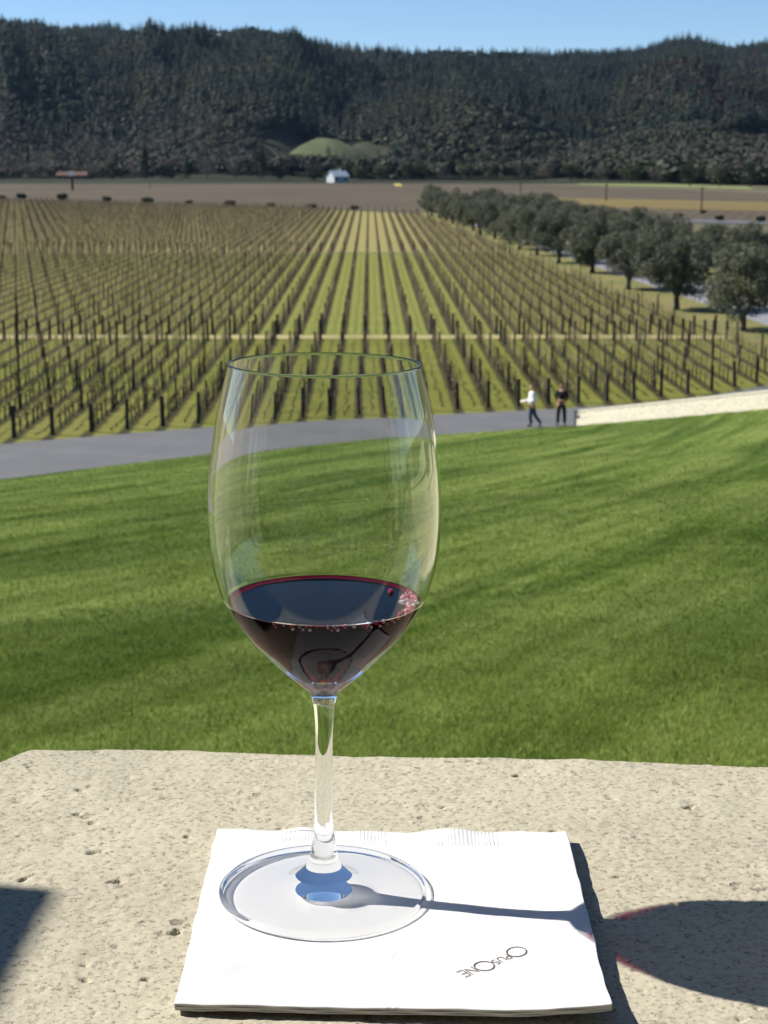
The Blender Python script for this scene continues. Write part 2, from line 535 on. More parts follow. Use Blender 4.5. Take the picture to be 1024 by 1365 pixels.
# inner wall: offset of the outer wall
inner = []
i0 = nearest_z(0.1007)
for i in range(len(OP) - 1, i0 - 1, -1):
    r, z = OP[i]
    a = np.array(OP[min(i + 1, len(OP) - 1)]) - np.array(OP[max(i - 1, 0)]); a /= np.linalg.norm(a)
    nrm = np.array([a[1], -a[0]])
    th = 0.00062 + 0.0004 * np.clip((0.16 - z) / 0.05, 0, 1) + 0.0012 * np.clip((0.112 - z) / 0.012, 0, 1)
    inner.append((r - nrm[0] * th, z - nrm[1] * th))
tail = spline([inner[-1], (0.0135, 0.0976), (0.0085, 0.0958), (0.004, 0.0951), (0.0, 0.0950)], 6)[1:]
inner += [(max(r, 0.0), z) for r, z in tail]
inner[-1] = (0.0, inner[-1][1])
kc = min(i for i, (r, z) in enumerate(inner) if z < LEVEL + 0.0009)
contact = (inner[kc - 1][0] + (inner[kc][0] - inner[kc - 1][0]) * (inner[kc - 1][1] - LEVEL - 0.0009) / (inner[kc - 1][1] - inner[kc][1]), LEVEL + 0.0009)
glass_in = inner[:kc] + [contact]
wine_side = [contact] + inner[kc:]
wine_side = wine_side[::-1]                              # from the bottom centre up to the contact line
meniscus = [(contact[0] - 0.0006, LEVEL + 0.00035), (contact[0] - 0.0016, LEVEL + 0.00008), (contact[0] - 0.0035, LEVEL)]
wine_top = [contact] + meniscus + [(contact[0] * q, LEVEL) for q in (0.8, 0.6, 0.4, 0.2)] + [(0.0, LEVEL)]

def glass_mat(name, ior=1.5):
    t = NT(name)
    g = t.n('ShaderNodeBsdfGlass'); g.inputs['Roughness'].default_value = 0.0; g.inputs['IOR'].default_value = ior
    g.inputs['Color'].default_value = (0.985, 0.99, 0.985, 1)
    t.l(g.outputs[0], t.out.inputs['Surface'])
    t.t.nodes.remove(t.b)
    return t
M_glass = glass_mat('clear_glass', 1.42).m
def film_mat(name, ior, volume=False, gloss=True):
    """a clear surface whose inside needs no bending of light: passes light straight on and mirrors by Fresnel"""
    t = NT(name)
    tp = t.n('ShaderNodeBsdfTransparent')
    if gloss:
        gl = t.n('ShaderNodeBsdfGlossy'); gl.inputs['Roughness'].default_value = 0.0
        fr = t.n('ShaderNodeFresnel')
        bf = t.n('ShaderNodeNewGeometry').outputs['Backfacing']
        t.l(t.math('MULTIPLY_ADD', bf, 1.0 / ior - ior, ior), fr.inputs['IOR'])       # same mirror strength from either side
        mx = t.n('ShaderNodeMixShader'); t.l(fr.outputs[0], mx.inputs[0]); t.l(tp.outputs[0], mx.inputs[1]); t.l(gl.outputs[0], mx.inputs[2])
        t.l(mx.outputs[0], t.out.inputs['Surface'])
    else: t.l(tp.outputs[0], t.out.inputs['Surface'])
    t.t.nodes.remove(t.b)
    if volume:
        va = t.n('ShaderNodeVolumeAbsorption')
        va.inputs['Color'].default_value = (0.925, 0.0, 0.05, 1); va.inputs['Density'].default_value = 1100
        t.l(va.outputs[0], t.out.inputs['Volume'])
    return t.m
M_wtop = film_mat('red_wine', 1.19, True)
M_wside = film_mat('red_wine_against_glass', 1.33, True, False)
M_wetglass = film_mat('glass_against_wine', 1.24)
M_footglass = film_mat('flat_foot_glass', 1.40)

glass = empty('wine_glass', (GC[0], GC[1], 0.0))
glass.rotation_euler = (0, R(0.55), 0)
tag(glass, 'tall stemmed wine glass standing on the white napkin', 'wine glass')
NSEG = 160
iF, iS = nearest_z(0.0201), nearest_z(0.0890)
v, f = lathe(spline([(0.0, 0.0017), (0.012, 0.0017), (0.028, 0.00165), (0.039, 0.0014), (0.0412, 0.0006), OP[0]], 5)[:-1] + OP[:iF + 1], NSEG); foot = obj('foot', v, f, [M_glass, M_footglass], glass, True, [1 if 0.0122 < max(math.hypot(v[k][0], v[k][1]) for k in q) and min(math.hypot(v[k][0], v[k][1]) for k in q) < 0.0425 and max(math.hypot(v[k][0], v[k][1]) for k in q) < 0.0432 else 0 for q in f])
v, f = lathe(OP[iF:iS + 1], NSEG); stem = obj('stem', v, f, M_glass, glass, True)
rim = [(OP[-1][0] - 0.00012, OP[-1][1] + 0.00034), (OP[-1][0] - 0.00031, OP[-1][1] + 0.00042), (OP[-1][0] - 0.00052, OP[-1][1] + 0.00034)]
prof_ = OP[iS:] + rim + glass_in
kw0 = min(i for i, q in enumerate(prof_) if q[1] > 0.0968); kw1 = min(i for i, q in enumerate(prof_) if q[1] > LEVEL + 0.0014); kw2 = min(i for i, q in enumerate(prof_) if i > len(OP) - iS and q[1] < LEVEL + 0.0014)
v, f = lathe(prof_, NSEG)
bowl = obj('bowl', v, f, [M_glass, M_wetglass], glass, True, [1 if kw0 <= i // NSEG < kw1 or i // NSEG >= kw2 else 0 for i in range(len(f))])
wine = empty('red_wine', (GC[0], GC[1], 0.0)); wine.rotation_euler = glass.rotation_euler
tag(wine, 'dark red wine filling the bottom of the glass bowl', 'wine')
v, f = lathe(wine_side + wine_top[1:], NSEG)
nside = (len(wine_side) - 1) * NSEG
liquid = obj('liquid', v, f, [M_wside, M_wtop], wine, True, [0 if i < nside else 1 for i in range(len(f))])
for o in (foot, stem, bowl):
    pass
# bubbles round the rim of the wine
uv_v, uv_f = lathe([(0.0, -1.0)] + [(math.cos(R(a)), math.sin(R(a))) for a in (-60, -30, 0, 30, 60)] + [(0.0, 1.0)], 14)
bm_ = make_mesh('bubble', np.array(uv_v) * 0.001, uv_f, M_glass, True)
def bubble_mat():
    t = NT('wine_bubble')
    oi = t.n('ShaderNodeObjectInfo').outputs['Random']
    t.base(t.ramp(oi, [(0.30, (0.75, 0.03, 0.10)), (0.55, (0.90, 0.40, 0.48)), (0.8, (0.98, 0.94, 0.97))])); t.rough(0.05, 0.6)  # pale bead colours stand in for sun glints
    t.b.inputs['Transmission Weight'].default_value = 0.15; t.b.inputs['IOR'].default_value = 1.18
    t.b.inputs['Coat Weight'].default_value = 0.6; t.b.inputs['Coat Roughness'].default_value = 0.02
    return t.m
M_bub = bubble_mat(); bm_.materials[0] = M_bub
rb = random.Random(3)
def bubble(ang, dr, s, dz=0.0):
    o = bpy.data.objects.new('bubble', bm_)
    r_ = contact[0] - dr
    o.location = (r_ * math.cos(R(ang)), r_ * math.sin(R(ang)), LEVEL + 0.0002 + s * 0.0003 + dz)
    o.scale = (s, s, s)
    link(o, wine)
for i in range(16):                                       # string of beads along the front, mostly in pairs
    a = -118 + i * 5.2 + rb.uniform(-1.2, 1.2)
    bubble(a, rb.uniform(0.0010, 0.0016), rb.uniform(0.6, 1.0))
    if rb.random() < 0.75: bubble(a + rb.uniform(1.2, 2.2), rb.uniform(0.0007, 0.0012), rb.uniform(0.4, 0.75), -0.0011)
while len(wine.children) < 95:                            # froth gathered on the right
    a = rb.triangular(-36, 34, -2)
    bubble(a, 0.0010 + min(0.0075, abs(rb.gauss(0, 0.0034))), rb.uniform(0.4, 1.3))
# added red ring: its colour stands in for light through the wine's thin edge
v, f = lathe([(contact[0] - 0.0003, LEVEL + 0.0008), (contact[0] - 0.0009, LEVEL + 0.00045), (contact[0] - 0.0017, LEVEL + 0.00022), (contact[0] - 0.0030, LEVEL + 0.00014)], NSEG)
tr_ = NT('painted_rim_red'); tr_.base((0.48, 0.010, 0.06)); tr_.rough(0.15, 0.5)
tl_ = tr_.n('ShaderNodeBsdfTranslucent'); tl_.inputs['Color'].default_value = (0.75, 0.015, 0.10, 1)
m1_ = tr_.n('ShaderNodeMixShader'); m1_.inputs[0].default_value = 0.6
tr_.l(tr_.b.outputs[0], m1_.inputs[1]); tr_.l(tl_.outputs[0], m1_.inputs[2])
tp_ = tr_.n('ShaderNodeBsdfTransparent'); m2_ = tr_.n('ShaderNodeMixShader'); m2_.inputs[0].default_value = 0.8
tr_.l(tp_.outputs[0], m2_.inputs[1]); tr_.l(m1_.outputs[0], m2_.inputs[2]); tr_.l(m2_.outputs[0], tr_.out.inputs['Surface'])
obj('red_rim_ring', v, f, tr_.m, wine, True)
# etched lettering on the far side of the bowl, facing out over the vineyard
mb = MB()
zc = 0.1405
for p, wd in strokes:
    dense = []
    for i in range(len(p) - 1):
        for q in range(3): dense.append((p[i][0] + (p[i + 1][0] - p[i][0]) * q / 3, p[i][1] + (p[i + 1][1] - p[i][1]) * q / 3))
    dense.append(p[-1])
    vs_, fs = ribbon(dense, wd * 0.8)
    w3 = []
    for a, b_ in vs_:
        s_ = 0.0019
        z = zc + b_ * s_ * 0.85
        r_ = interp(np.array([z]), [(q[1], q[0]) for q in OP if q[1] > 0.1])[0] + 0.00008
        th = R(84) - a * s_ / r_ * -1
        w3.append((r_ * math.cos(th), r_ * math.sin(th), z))
    mb.add(w3, fs)
te = NT('etched_glass')
tb = te.n('ShaderNodeBsdfTransparent'); mx = te.n('ShaderNodeMixShader'); mx.inputs[0].default_value = 0.28
te.base((0.55, 0.56, 0.55)); te.rough(0.6)
te.l(tb.outputs[0], mx.inputs[1]); te.l(te.b.outputs[0], mx.inputs[2]); te.l(mx.outputs[0], te.out.inputs['Surface'])
mb.build('etched_lettering', te.m, glass)
for o in (nap, ledge.children[0]):
    o.cycles.is_caustics_receiver = True
pass

# pale wall added outside the frame to give the bowl its cream reflection
wing = empty('bowl_reflection_wall', (3.4, 0.9, -1.62))
tag(wing, 'cream stone wall added unseen on the right for the bowl reflection', 'wall')
wm = MB()
for k in range(4): wm.box((0.12 + 0.30 * k, 1.0 + 2.0 * k, 0.35 - 0.30 * k), (0.45, 1.996, 2.4))
M_wing = stone_material('reflection_wall_stone', (0.60, 0.53, 0.39), (0.3, 0.25, 0.18), 0.2, 0.1)
wm.build('blocks', M_wing, wing)
wm = MB()
for k in range(4): wm.box((0.12 + 0.30 * k, 1.0 + 2.0 * k, 1.60 - 0.30 * k), (0.55, 2.0, 0.09))
wm.build('coping', M_wing, wing)

# ================================================================== TERRACE BEHIND THE CAMERA (seen mirrored in the glass)
M_paver = simple('dark_terrace_floor', (0.075, 0.072, 0.07), (0.05, 0.05, 0.05), 3.0, 0.85, 0.2)  # floor colour made dark so the wine mirrors less light
o = obj('terrace', [(-14, -9, -1.05), (14, -9, -1.05), (14, 0.72, -1.05), (-14, 0.72, -1.05)], [(0, 1, 2, 3)], M_paver)
tag(o, 'unseen terrace floor behind the parapet, darkened for the wine reflection', 'terrace', kind='structure')
M_fac = stone_material('facade_stone', (0.43, 0.37, 0.27), (0.15, 0.11, 0.07), 0.2, 0.05)
M_dark = simple('dark_window_glass', (0.02, 0.022, 0.025), rough=0.08, spec=0.6)
bld = empty('stone_building', (0, -3.5, -1.05))
tag(bld, 'cream stone building with tall dark windows, unseen behind the terrace, portico added to block sky light', 'building')
b = MB()
for x in (-10.5, -6.3, -2.1, 2.1, 6.3, 10.5): b.box((x, 0, 1.6), (2.0, 0.8, 3.2))
b.box((0, 0, 3.6), (23.0, 0.8, 0.8))
b.build('wall', M_fac, bld)
b = MB(); b.box((0, 1.75, 3.16), (23.6, 2.66, 0.22)); b.build('sky_blocking_portico', M_fac, bld)  # added overhang, unseen, keeps sky light off the ledge and glass
for x in (-11.2, -5.6, 5.6, 11.2):
    b = MB(); b.box((x, 2.75, 1.52), (0.4, 0.4, 3.04)); b.build('column', M_fac, bld)  # supports of the added overhang
for x in (-8.4, -4.2, 0, 4.2, 8.4):
    b = MB(); b.box((x, -0.25, 1.6), (2.2, 0.06, 3.19)); b.build('window', M_dark, bld)
def leaf_cloud(centres, radii, count, size, aspect=0.5, droop=0.0, shell=0.55, seed=0, flat=1.0):
    """many small leaf faces scattered through a set of clumps"""
    r = np.random.default_rng(seed)
    centres = np.asarray(centres, float); radii = np.asarray(radii, float)
    w_ = radii ** 2; w_ /= w_.sum()
    k = r.choice(len(centres), count, p=w_)
    d = r.normal(size=(count, 3)); d /= np.linalg.norm(d, axis=1)[:, None]
    rad = radii[k] * (shell + (1 - shell) * r.random(count) ** 0.5) * r.uniform(0.75, 1.12, count)
    P = centres[k] + d * rad[:, None] * np.array([1, 1, flat])
    u = r.normal(size=(count, 3)) + d * 0.7; u[:, 2] -= droop
    u /= np.linalg.norm(u, axis=1)[:, None]
    v = np.cross(u, r.normal(size=(count, 3))); v /= np.linalg.norm(v, axis=1)[:, None]
    s = (size * r.uniform(0.6, 1.3, count))[:, None]
    V = np.stack([P - u * s, P + v * s * aspect, P + u * s, P - v * s * aspect], 1).reshape(-1, 3)
    Q = np.arange(count * 4).reshape(-1, 4)
    return V, Q
pier = empty('shadow_casting_pier', (-1.052, 0.664, -1.75), R(-2.4))  # added out of frame to cast the shadow on the ledge
tag(pier, 'square cream stone pier added unseen on the left to cast the ledge shadow', 'pier')
bm = MB(); bm.box((0, 0, 1.155), (0.36, 0.36, 2.31)); bm.build('shaft', M_wallstone, pier)
bm = MB(); bm.box((0, 0, 2.33), (0.365, 0.365, 0.04)); bm.build('cap', M_wallstone, pier)

# ================================================================== LAWN, ROAD, LOW WALL
EDGE = [(-40, 34.0), (-26, 45.5), (-13.05, 55.3), (-5.9, 60.7), (0.0, 63.8), (5.7, 66.1), (7.8, 66.9), (10.4, 61.4), (13.0, 55.9), (18.0, 45.3), (23.0, 34.7), (28, 24.1), (40, 18.0)]
EDGE_Z = [(7.8, -10.38), (10.4, -9.22), (13.0, -8.04), (18.0, -6.0), (23.0, -4.4), (28, -3.4), (40, -3.0)]
ROADN = [(-40, 34.0), (-26, 45.5), (-13.05, 55.3), (-5.9, 60.7), (0.0, 63.8), (5.7, 66.1), (7.8, 66.7), (11.0, 68.2), (16.9, 71.3), (24, 76.0), (40, 86.0)]
FAR_ = [(-40, 43.0), (-24, 55.6), (-14.8, 62.6), (-6.5, 67.0), (-2, 68.7), (2.8, 70.2), (7.3, 71.6), (11.3, 73.3), (15.0, 75.8), (18.5, 79.3), (24, 85.0), (40, 101.0)]
def edge_y(x): return interp(x, EDGE)
def road_y(x): return interp(x, FAR_)
LZ0 = -1.62
def lawn_z(x, y):
    t = np.clip((y - 1.0) / (edge_y(x) - 1.0), 0, 1.0)
    z = LZ0 + (interp(x, EDGE_Z) - LZ0) * t ** 0.94
    z = z + 0.05 * fbm(x * 0.12, y * 0.12, 2, 130) * t * (1 - t) * 4
    u = x * 0.934 - y * 0.358; w_ = x * 0.358 + y * 0.934
    z = z + 0.012 * fbm(u * 1.8, w_ * 0.12, 3, 135)
    return z
def lawn_mat(name, blade=False):
    t = NT(name)
    geo = t.n('ShaderNodeNewGeometry').outputs['Position']
    def mp(scale, rot):
        r_ = t.n('ShaderNodeVectorRotate', rotation_type='Z_AXIS'); r_.inputs['Angle'].default_value = rot[2]
        t.l(geo, r_.inputs['Vector'])
        m = t.n('ShaderNodeMapping'); m.inputs['Scale'].default_value = scale
        t.l(r_.outputs[0], m.inputs[0]); return m.outputs[0]
    fine = t.noise(7.0, 5, 0.7, mp((1, 1, 0.0), (0, 0, 0.3)))
    clump = t.noise(1.6, 4, 0.6, mp((1.0, 1.0, 0.0), (0, 0, 0)))
    # mower passes run up the slope, slightly to the right
    streak = t.noise(1.0, 4, 0.62, mp((2.6, 0.12, 0.0), (0, 0, R(22))))
    broad = t.noise(1.0, 2, 0.5, mp((0.55, 0.04, 0.0), (0, 0, R(24))))
    dark, mid, lite = (0.024, 0.054, 0.003), (0.080, 0.138, 0.012), (0.235, 0.300, 0.072)
    c = t.ramp(streak, [(0.36, dark), (0.48, mid), (0.60, lite)])  # light and shade of the mowing streaks painted into the grass
    c = t.mix(0.34, c, t.ramp(fine, [(0.3, dark), (0.5, mid), (0.7, lite)]))
    c = t.mix(0.32, c, t.ramp(clump, [(0.38, dark), (0.5, mid), (0.63, lite)]))
    c = t.mix(t.math('MULTIPLY', t.ramp(broad, [(0.44, (0, 0, 0)), (0.56, (1, 1, 1))]), 0.42), c, lite)
    painted_sheen = t.noise(1.0, 3, 0.6, mp((1.1, 0.06, 0.0), (0, 0, R(23))))
    c = t.mix(t.math('MULTIPLY', t.ramp(painted_sheen, [(0.50, (0, 0, 0)), (0.64, (1, 1, 1))]), 0.6), c, (0.24, 0.29, 0.075))  # pale streaks put a blade sheen into the colour
    patch = t.noise(1.0, 3, 0.55, mp((0.30, 0.10, 0.0), (0, 0, R(30))))
    c = t.mix(t.math('MULTIPLY', t.ramp(patch, [(0.40, (1, 1, 1)), (0.54, (0, 0, 0))]), 0.55), c, (0.030, 0.072, 0.004))
    if blade:
        tip = t.noise(60, 2, 0.5, geo)
        c = t.mix(t.math('MULTIPLY', tip, 0.4), c, (0.27, 0.34, 0.085))
    t.base(c); t.rough(0.6 if blade else 0.8, 0.10)
    if blade:
        tr = t.n('ShaderNodeBsdfTranslucent'); t.l(c, tr.inputs['Color'])
        mx = t.n('ShaderNodeMixShader'); mx.inputs[0].default_value = 0.4
        t.l(t.b.outputs[0], mx.inputs[1]); t.l(tr.outputs[0], mx.inputs[2]); t.l(mx.outputs[0], t.out.inputs['Surface'])
    else:
        t.bump(t.math('ADD', fine, t.math('MULTIPLY', t.noise(30, 4, 0.7, geo), 0.7)), 0.9, 0.10)
    return t.m
M_lawn = lawn_mat('mown_lawn'); M_blade = lawn_mat('grass_blades', True)
lx = np.unique(np.concatenate([np.linspace(-40, -18, 30), np.arange(-18, 20, 0.12), np.linspace(20, 40, 30)])); lt = np.linspace(0, 1, 260) ** 1.4
LX, LT = np.meshgrid(lx, lt)
LY = 0.86 + LT * (edge_y(LX) - 0.86)
LZ = lawn_z(LX, LY)
ii = np.arange(LX.size).reshape(LX.shape)
QL = np.stack([ii[:-1, :-1], ii[:-1, 1:], ii[1:, 1:], ii[1:, :-1]], -1).reshape(-1, 4)
tag(obj('lawn', np.stack([LX.ravel(), LY.ravel(), LZ.ravel()], 1), QL, M_lawn, smooth=True),
    'mown green lawn sloping down to the road', 'lawn', kind='structure')
# blades
def blades(n, y0, y1, hgt, wid, seed):
    r = np.random.default_rng(seed)
    y = np.sqrt(r.random(n) * (y1 * y1 - y0 * y0) + y0 * y0)
    x = (r.random(n) * 2 - 1) * (0.345 * y + 0.35)
    fade = np.clip((y1 - y) / (0.38 * (y1 - y0)), 0, 1) * np.clip((y - y0 + 0.05) / (0.25 * y0 * (y0 > 6) + 0.05), 0, 1)
    ok = (y < edge_y(x) - 0.05) & (r.random(n) < (fade if y1 < 60 else np.clip((y - y0) / (0.4 * y0), 0, 1)))
    x, y = x[ok], y[ok]; n = len(x)
    tuft = 0.5 + 0.5 * np.clip(fbm(x * 3.0, y * 2.0, 3, 140), -1, 1)
    z = lawn_z(x, y)
    h = hgt * r.uniform(0.55, 1.25, n) * (0.7 + 0.6 * tuft)
    a = r.random(n) * 2 * math.pi
    lean = r.uniform(0.1, 0.8, n) * h
    la = r.random(n) * 2 * math.pi
    B = np.stack([x, y, z - 0.004], 1)
    sd = np.stack([np.cos(a), np.sin(a), 0 * a], 1) * (wid * r.uniform(0.6, 1.3, n))[:, None]
    tp = B + np.stack([np.cos(la) * lean, np.sin(la) * lean, h], 1)
    V = np.stack([B - sd, B + sd, tp + sd * 0.25, tp - sd * 0.25], 1).reshape(-1, 3)
    return V
VB = np.vstack([blades(300000, 5.2, 14, 0.026, 0.0032, 1), blades(190000, 5.2, 26, 0.028, 0.0055, 2), blades(150000, 8, 44, 0.030, 0.009, 3), blades(80000, 16, 67, 0.032, 0.018, 4)])
o = obj('lawn_grass', VB, np.arange(len(VB)).reshape(-1, 4), M_blade)
tag(o, 'short green grass blades covering the lawn', 'grass', kind='stuff')

def strip(name, near, far, z, mat, **kw):
    n = len(near)
    v = [(x, y, z) for x, y in near] + [(x, y, z) for x, y in far]
    f = [(i, i + 1, n + i + 1, n + i) for i in range(n - 1)]
    o = obj(name, v, f, mat)
    return tag(o, kind='structure', **kw)
def asphalt(name, base):
    t = NT(name)
    geo = t.coord()
    a = t.noise(0.5, 4, 0.6); b_ = t.noise(40, 3, 0.7)
    st = t.noise(1.0, 4, 0.6, t.mapped((0.15, 1.6, 1), (0, 0, -0.45)))
    c = t.ramp(a, [(0.3, tuple(0.85 * q for q in base)), (0.7, tuple(1.12 * q for q in base))])
    c = t.mix(t.math('MULTIPLY', t.ramp(st, [(0.35, (1, 1, 1)), (0.6, (0, 0, 0))]), 0.35), c, tuple(0.7 * q for q in base))
    c = t.mix(t.math('MULTIPLY', b_, 0.25), c, tuple(1.5 * q for q in base))
    t.base(c); t.rough(0.85, 0.25); t.bump(b_, 0.3, 0.01)
    return t.m
M_asph = asphalt('asphalt', (0.118, 0.119, 0.122))
NX = np.linspace(-40, 40, 81)
strip('road', [(x, float(interp(np.array([x]), ROADN)[0]) - 0.6) for x in NX], [(x, float(road_y(np.array([x]))[0])) for x in NX], VALLEY + 0.008, M_asph,
      label='grey asphalt road curving past the foot of the lawn', cat='road')
# low pale wall along the lawn edge on the right
M_wall = stone_material('cream_wall_stone', (0.54, 0.50, 0.40), (0.32, 0.29, 0.22), 0.08, 0.03)
wl = empty('garden_wall', (7.95, 66.95, VALLEY))
tag(wl, 'low cream stone wall between the lawn and the road', 'wall')
WD = np.array([0.43, -0.903]); WN = np.array([0.903, 0.43])           # along the wall, and away from the lawn
def wall_mesh(o0, o1, zlo, zhi):
    v, f = [], []
    K = 24
    for i in range(K + 1):
        L = 26.0 * i / K
        for off, up in ((o0, 0), (o1, 0), (o1, 1), (o0, 1)):
            x, y = np.array([7.8, 66.9]) + WD * L + WN * off
            zb = float(interp(np.array([7.8 + WD[0] * L]), EDGE_Z)[0])
            v.append((x - 7.95, y - 66.95, (zb + zhi if up else max(zb + zlo, VALLEY - 0.2) if zlo > -1 else VALLEY - 0.2) - VALLEY))
    for i in range(K):
        p, q = 4 * i, 4 * i + 4
        f += [(p, p + 3, q + 3, q), (p + 3, p + 2, q + 2, q + 3), (p + 2, p + 1, q + 1, q + 2), (p + 1, p, q, q + 1)]
    f += [(0, 1, 2, 3), (4 * K, 4 * K + 3, 4 * K + 2, 4 * K + 1)]
    return v, f
v, f = wall_mesh(0.0, 0.40, -9, 0.56); obj('blocks', v, f, M_wall, wl)
v, f = wall_mesh(-0.02, 0.43, 0.563, 0.635); obj('coping', v, f, M_wall, wl)

# ================================================================== PEOPLE
def skin(name, chains, mat, parent, root=0, sub=2):
    """chains: list of lists of (x,y,z,r); points closer than 1 mm are welded"""
    vs_, rs, es = [], [], []
    def vid(p):
        for i, q in enumerate(vs_):
            if (Vector(q) - Vector(p[:3])).length < 1e-3: return i
        vs_.append(tuple(p[:3])); rs.append(p[3]); return len(vs_) - 1
    for ch in chains:
        prev = None
        for p in ch:
            i = vid(p)
            if prev is not None and prev != i: es.append((prev, i))
            prev = i
    me = bpy.data.meshes.new(name); me.from_pydata(vs_, es, [])
    o = bpy.data.objects.new(name, me); col.objects.link(o)
    md = o.modifiers.new('s', 'SKIN')
    for i, r in enumerate(rs):
        sv = me.skin_vertices[0].data[i]
        sv.radius = (r, r) if not hasattr(r, '__len__') else r
        sv.use_root = (i == root)
    ms = o.modifiers.new('d', 'SUBSURF'); ms.levels = sub; ms.render_levels = sub
    dg = bpy.context.evaluated_depsgraph_get(); dg.update()
    m2 = bpy.data.meshes.new_from_object(o.evaluated_get(dg))
    m2.name = name
    bpy.data.objects.remove(o); bpy.data.meshes.remove(me)
    m2.materials.clear(); m2.materials.append(mat)
    m2.polygons.foreach_set('use_smooth', [True] * len(m2.polygons))
    o2 = bpy.data.objects.new(name, m2)
    return link(o2, parent)
M_skin = simple('skin', (0.50, 0.27, 0.18), (0.46, 0.24, 0.16), 20, 0.55)
M_hair = simple('dark_hair', (0.018, 0.012, 0.009), rough=0.5)
M_white = simple('white_cotton', (0.80, 0.80, 0.82), (0.75, 0.76, 0.79), 8, 0.9, 0.2)
M_jean = simple('blue_denim', (0.018, 0.035, 0.065), (0.03, 0.05, 0.085), 12, 0.9)
M_black = simple('black_cloth', (0.008, 0.008, 0.010), (0.013, 0.013, 0.016), 10, 0.9)
M_shoe = simple('dark_shoe_leather', (0.02, 0.018, 0.016), rough=0.5)
M_paper = simple('folded_paper', (0.72, 0.70, 0.62), rough=0.9)

def person(loc, rz, label, top, legsm, arms, legs, head_tilt, scale=1.0):
    t = empty('person', loc, rz); t.scale = (scale,) * 3
    tag(t, label, 'person')
    pel = (0, 0, 0.93, 0.145); wst = (0, 0.005, 1.06, 0.13); che = (0, 0.0, 1.27, 0.155); shc = (0, 0.01, 1.40, 0.12); nck = (0, 0.0, 1.50, 0.055)
    tx, ty = head_tilt
    hd = [(tx * .3, ty * .3, 1.56, 0.062), (tx * .6, ty * .6 - .005, 1.62, 0.080), (tx, ty, 1.685, 0.088), (tx, ty + .01, 1.745, 0.062)]
    ch = [[pel, wst, che, shc, nck] + hd]
    ch.append([hd[1], (tx * .7, ty * .7 - 0.093, 1.635, 0.013)])                   # nose
    ch.append([hd[1], (tx * .6 - 0.082, ty * .6 + .01, 1.645, 0.013)]); ch.append([hd[1], (tx * .6 + 0.082, ty * .6 + .01, 1.645, 0.013)])   # ears
    for s, (hip, knee, ank, toe) in zip((-1, 1), legs):
        ch.append([pel, (*hip, 0.092), (*knee, 0.062), (*ank, 0.042)])
    hands = []
    for s, (shd, elb, wri, hand) in zip((-1, 1), arms):
        ch.append([shc, (*shd, 0.060), (*elb, 0.044), (*wri, 0.030), (*hand, 0.036)])
        h = Vector(hand); d = (h - Vector(wri)).normalized()
        sd = d.cross(Vector((0, 0, 1)))
        sd = sd.normalized() if sd.length > 0.1 else Vector((1, 0, 0))
        up = sd.cross(d)
        for k in range(4):
            b0 = h + sd * (k - 1.5) * 0.019 + d * 0.03
            L = (0.060, 0.070, 0.066, 0.052)[k]
            ch.append([(*hand, 0.036), (*b0, 0.010), (*(b0 + d * L * 0.5 - up * 0.008), 0.009), (*(b0 + d * L * 0.8 - up * 0.03), 0.008)])
        th0 = h - sd * 0.036 * s
        ch.append([(*hand, 0.036), (*th0, 0.012), (*(th0 + d * 0.045 - sd * 0.01 * s), 0.010)])
    body = skin('body', ch, M_skin, t)
    # clothing follows the same skeleton
    e = 0.022
    sh = [[(pel[0], pel[1], 0.90, 0.165), (*wst[:3], wst[3] + e), (*che[:3], che[3] + e), (*shc[:3], shc[3] + .012), (0, 0.004, 1.475, 0.068)]]
    for shd, elb, wri, hand in arms:
        sh.append([(*shc[:3], shc[3] + .012), (*shd, 0.080), (*elb, 0.064), (*wri, 0.050)])
    skin('shirt', sh, top, t)
    tr = [[(0, 0, 0.985, 0.150), (*pel[:3], pel[3] + .014)]]
    for hip, knee, ank, toe in legs:
        tr.append([(*pel[:3], pel[3] + .014), (*hip, 0.112), (*knee, 0.084), (*ank, 0.068)])
    skin('trousers', tr, legsm, t, root=1)
    for hip, knee, ank, toe in legs:
        a = Vector(ank); q = Vector(toe)
        skin('shoe', [[(a.x, a.y + .03, a.z - .045, 0.042), (*(a * .5 + q * .5 + Vector((0, 0, -.018))), 0.044), (*q, 0.034)]], M_shoe, t)
    skin('hair', [[(tx, ty + .045, 1.63, 0.068), (tx, ty + 0.030, 1.70, 0.088), (tx, ty + .012, 1.762, 0.070)], [(tx, ty + 0.030, 1.70, 0.088), (tx, ty - .045, 1.752, 0.038)]], M_hair, t, root=1)
    for s in (-1, 1):
        v, f = lathe([(0, -.011), (.008, -.007), (.011, 0), (.008, .007), (0, .011)], 8)
        obj('eye', v, f, M_hair, t, True, loc=(tx * .7 + s * 0.033, ty * .7 - 0.078, 1.665))
    return t
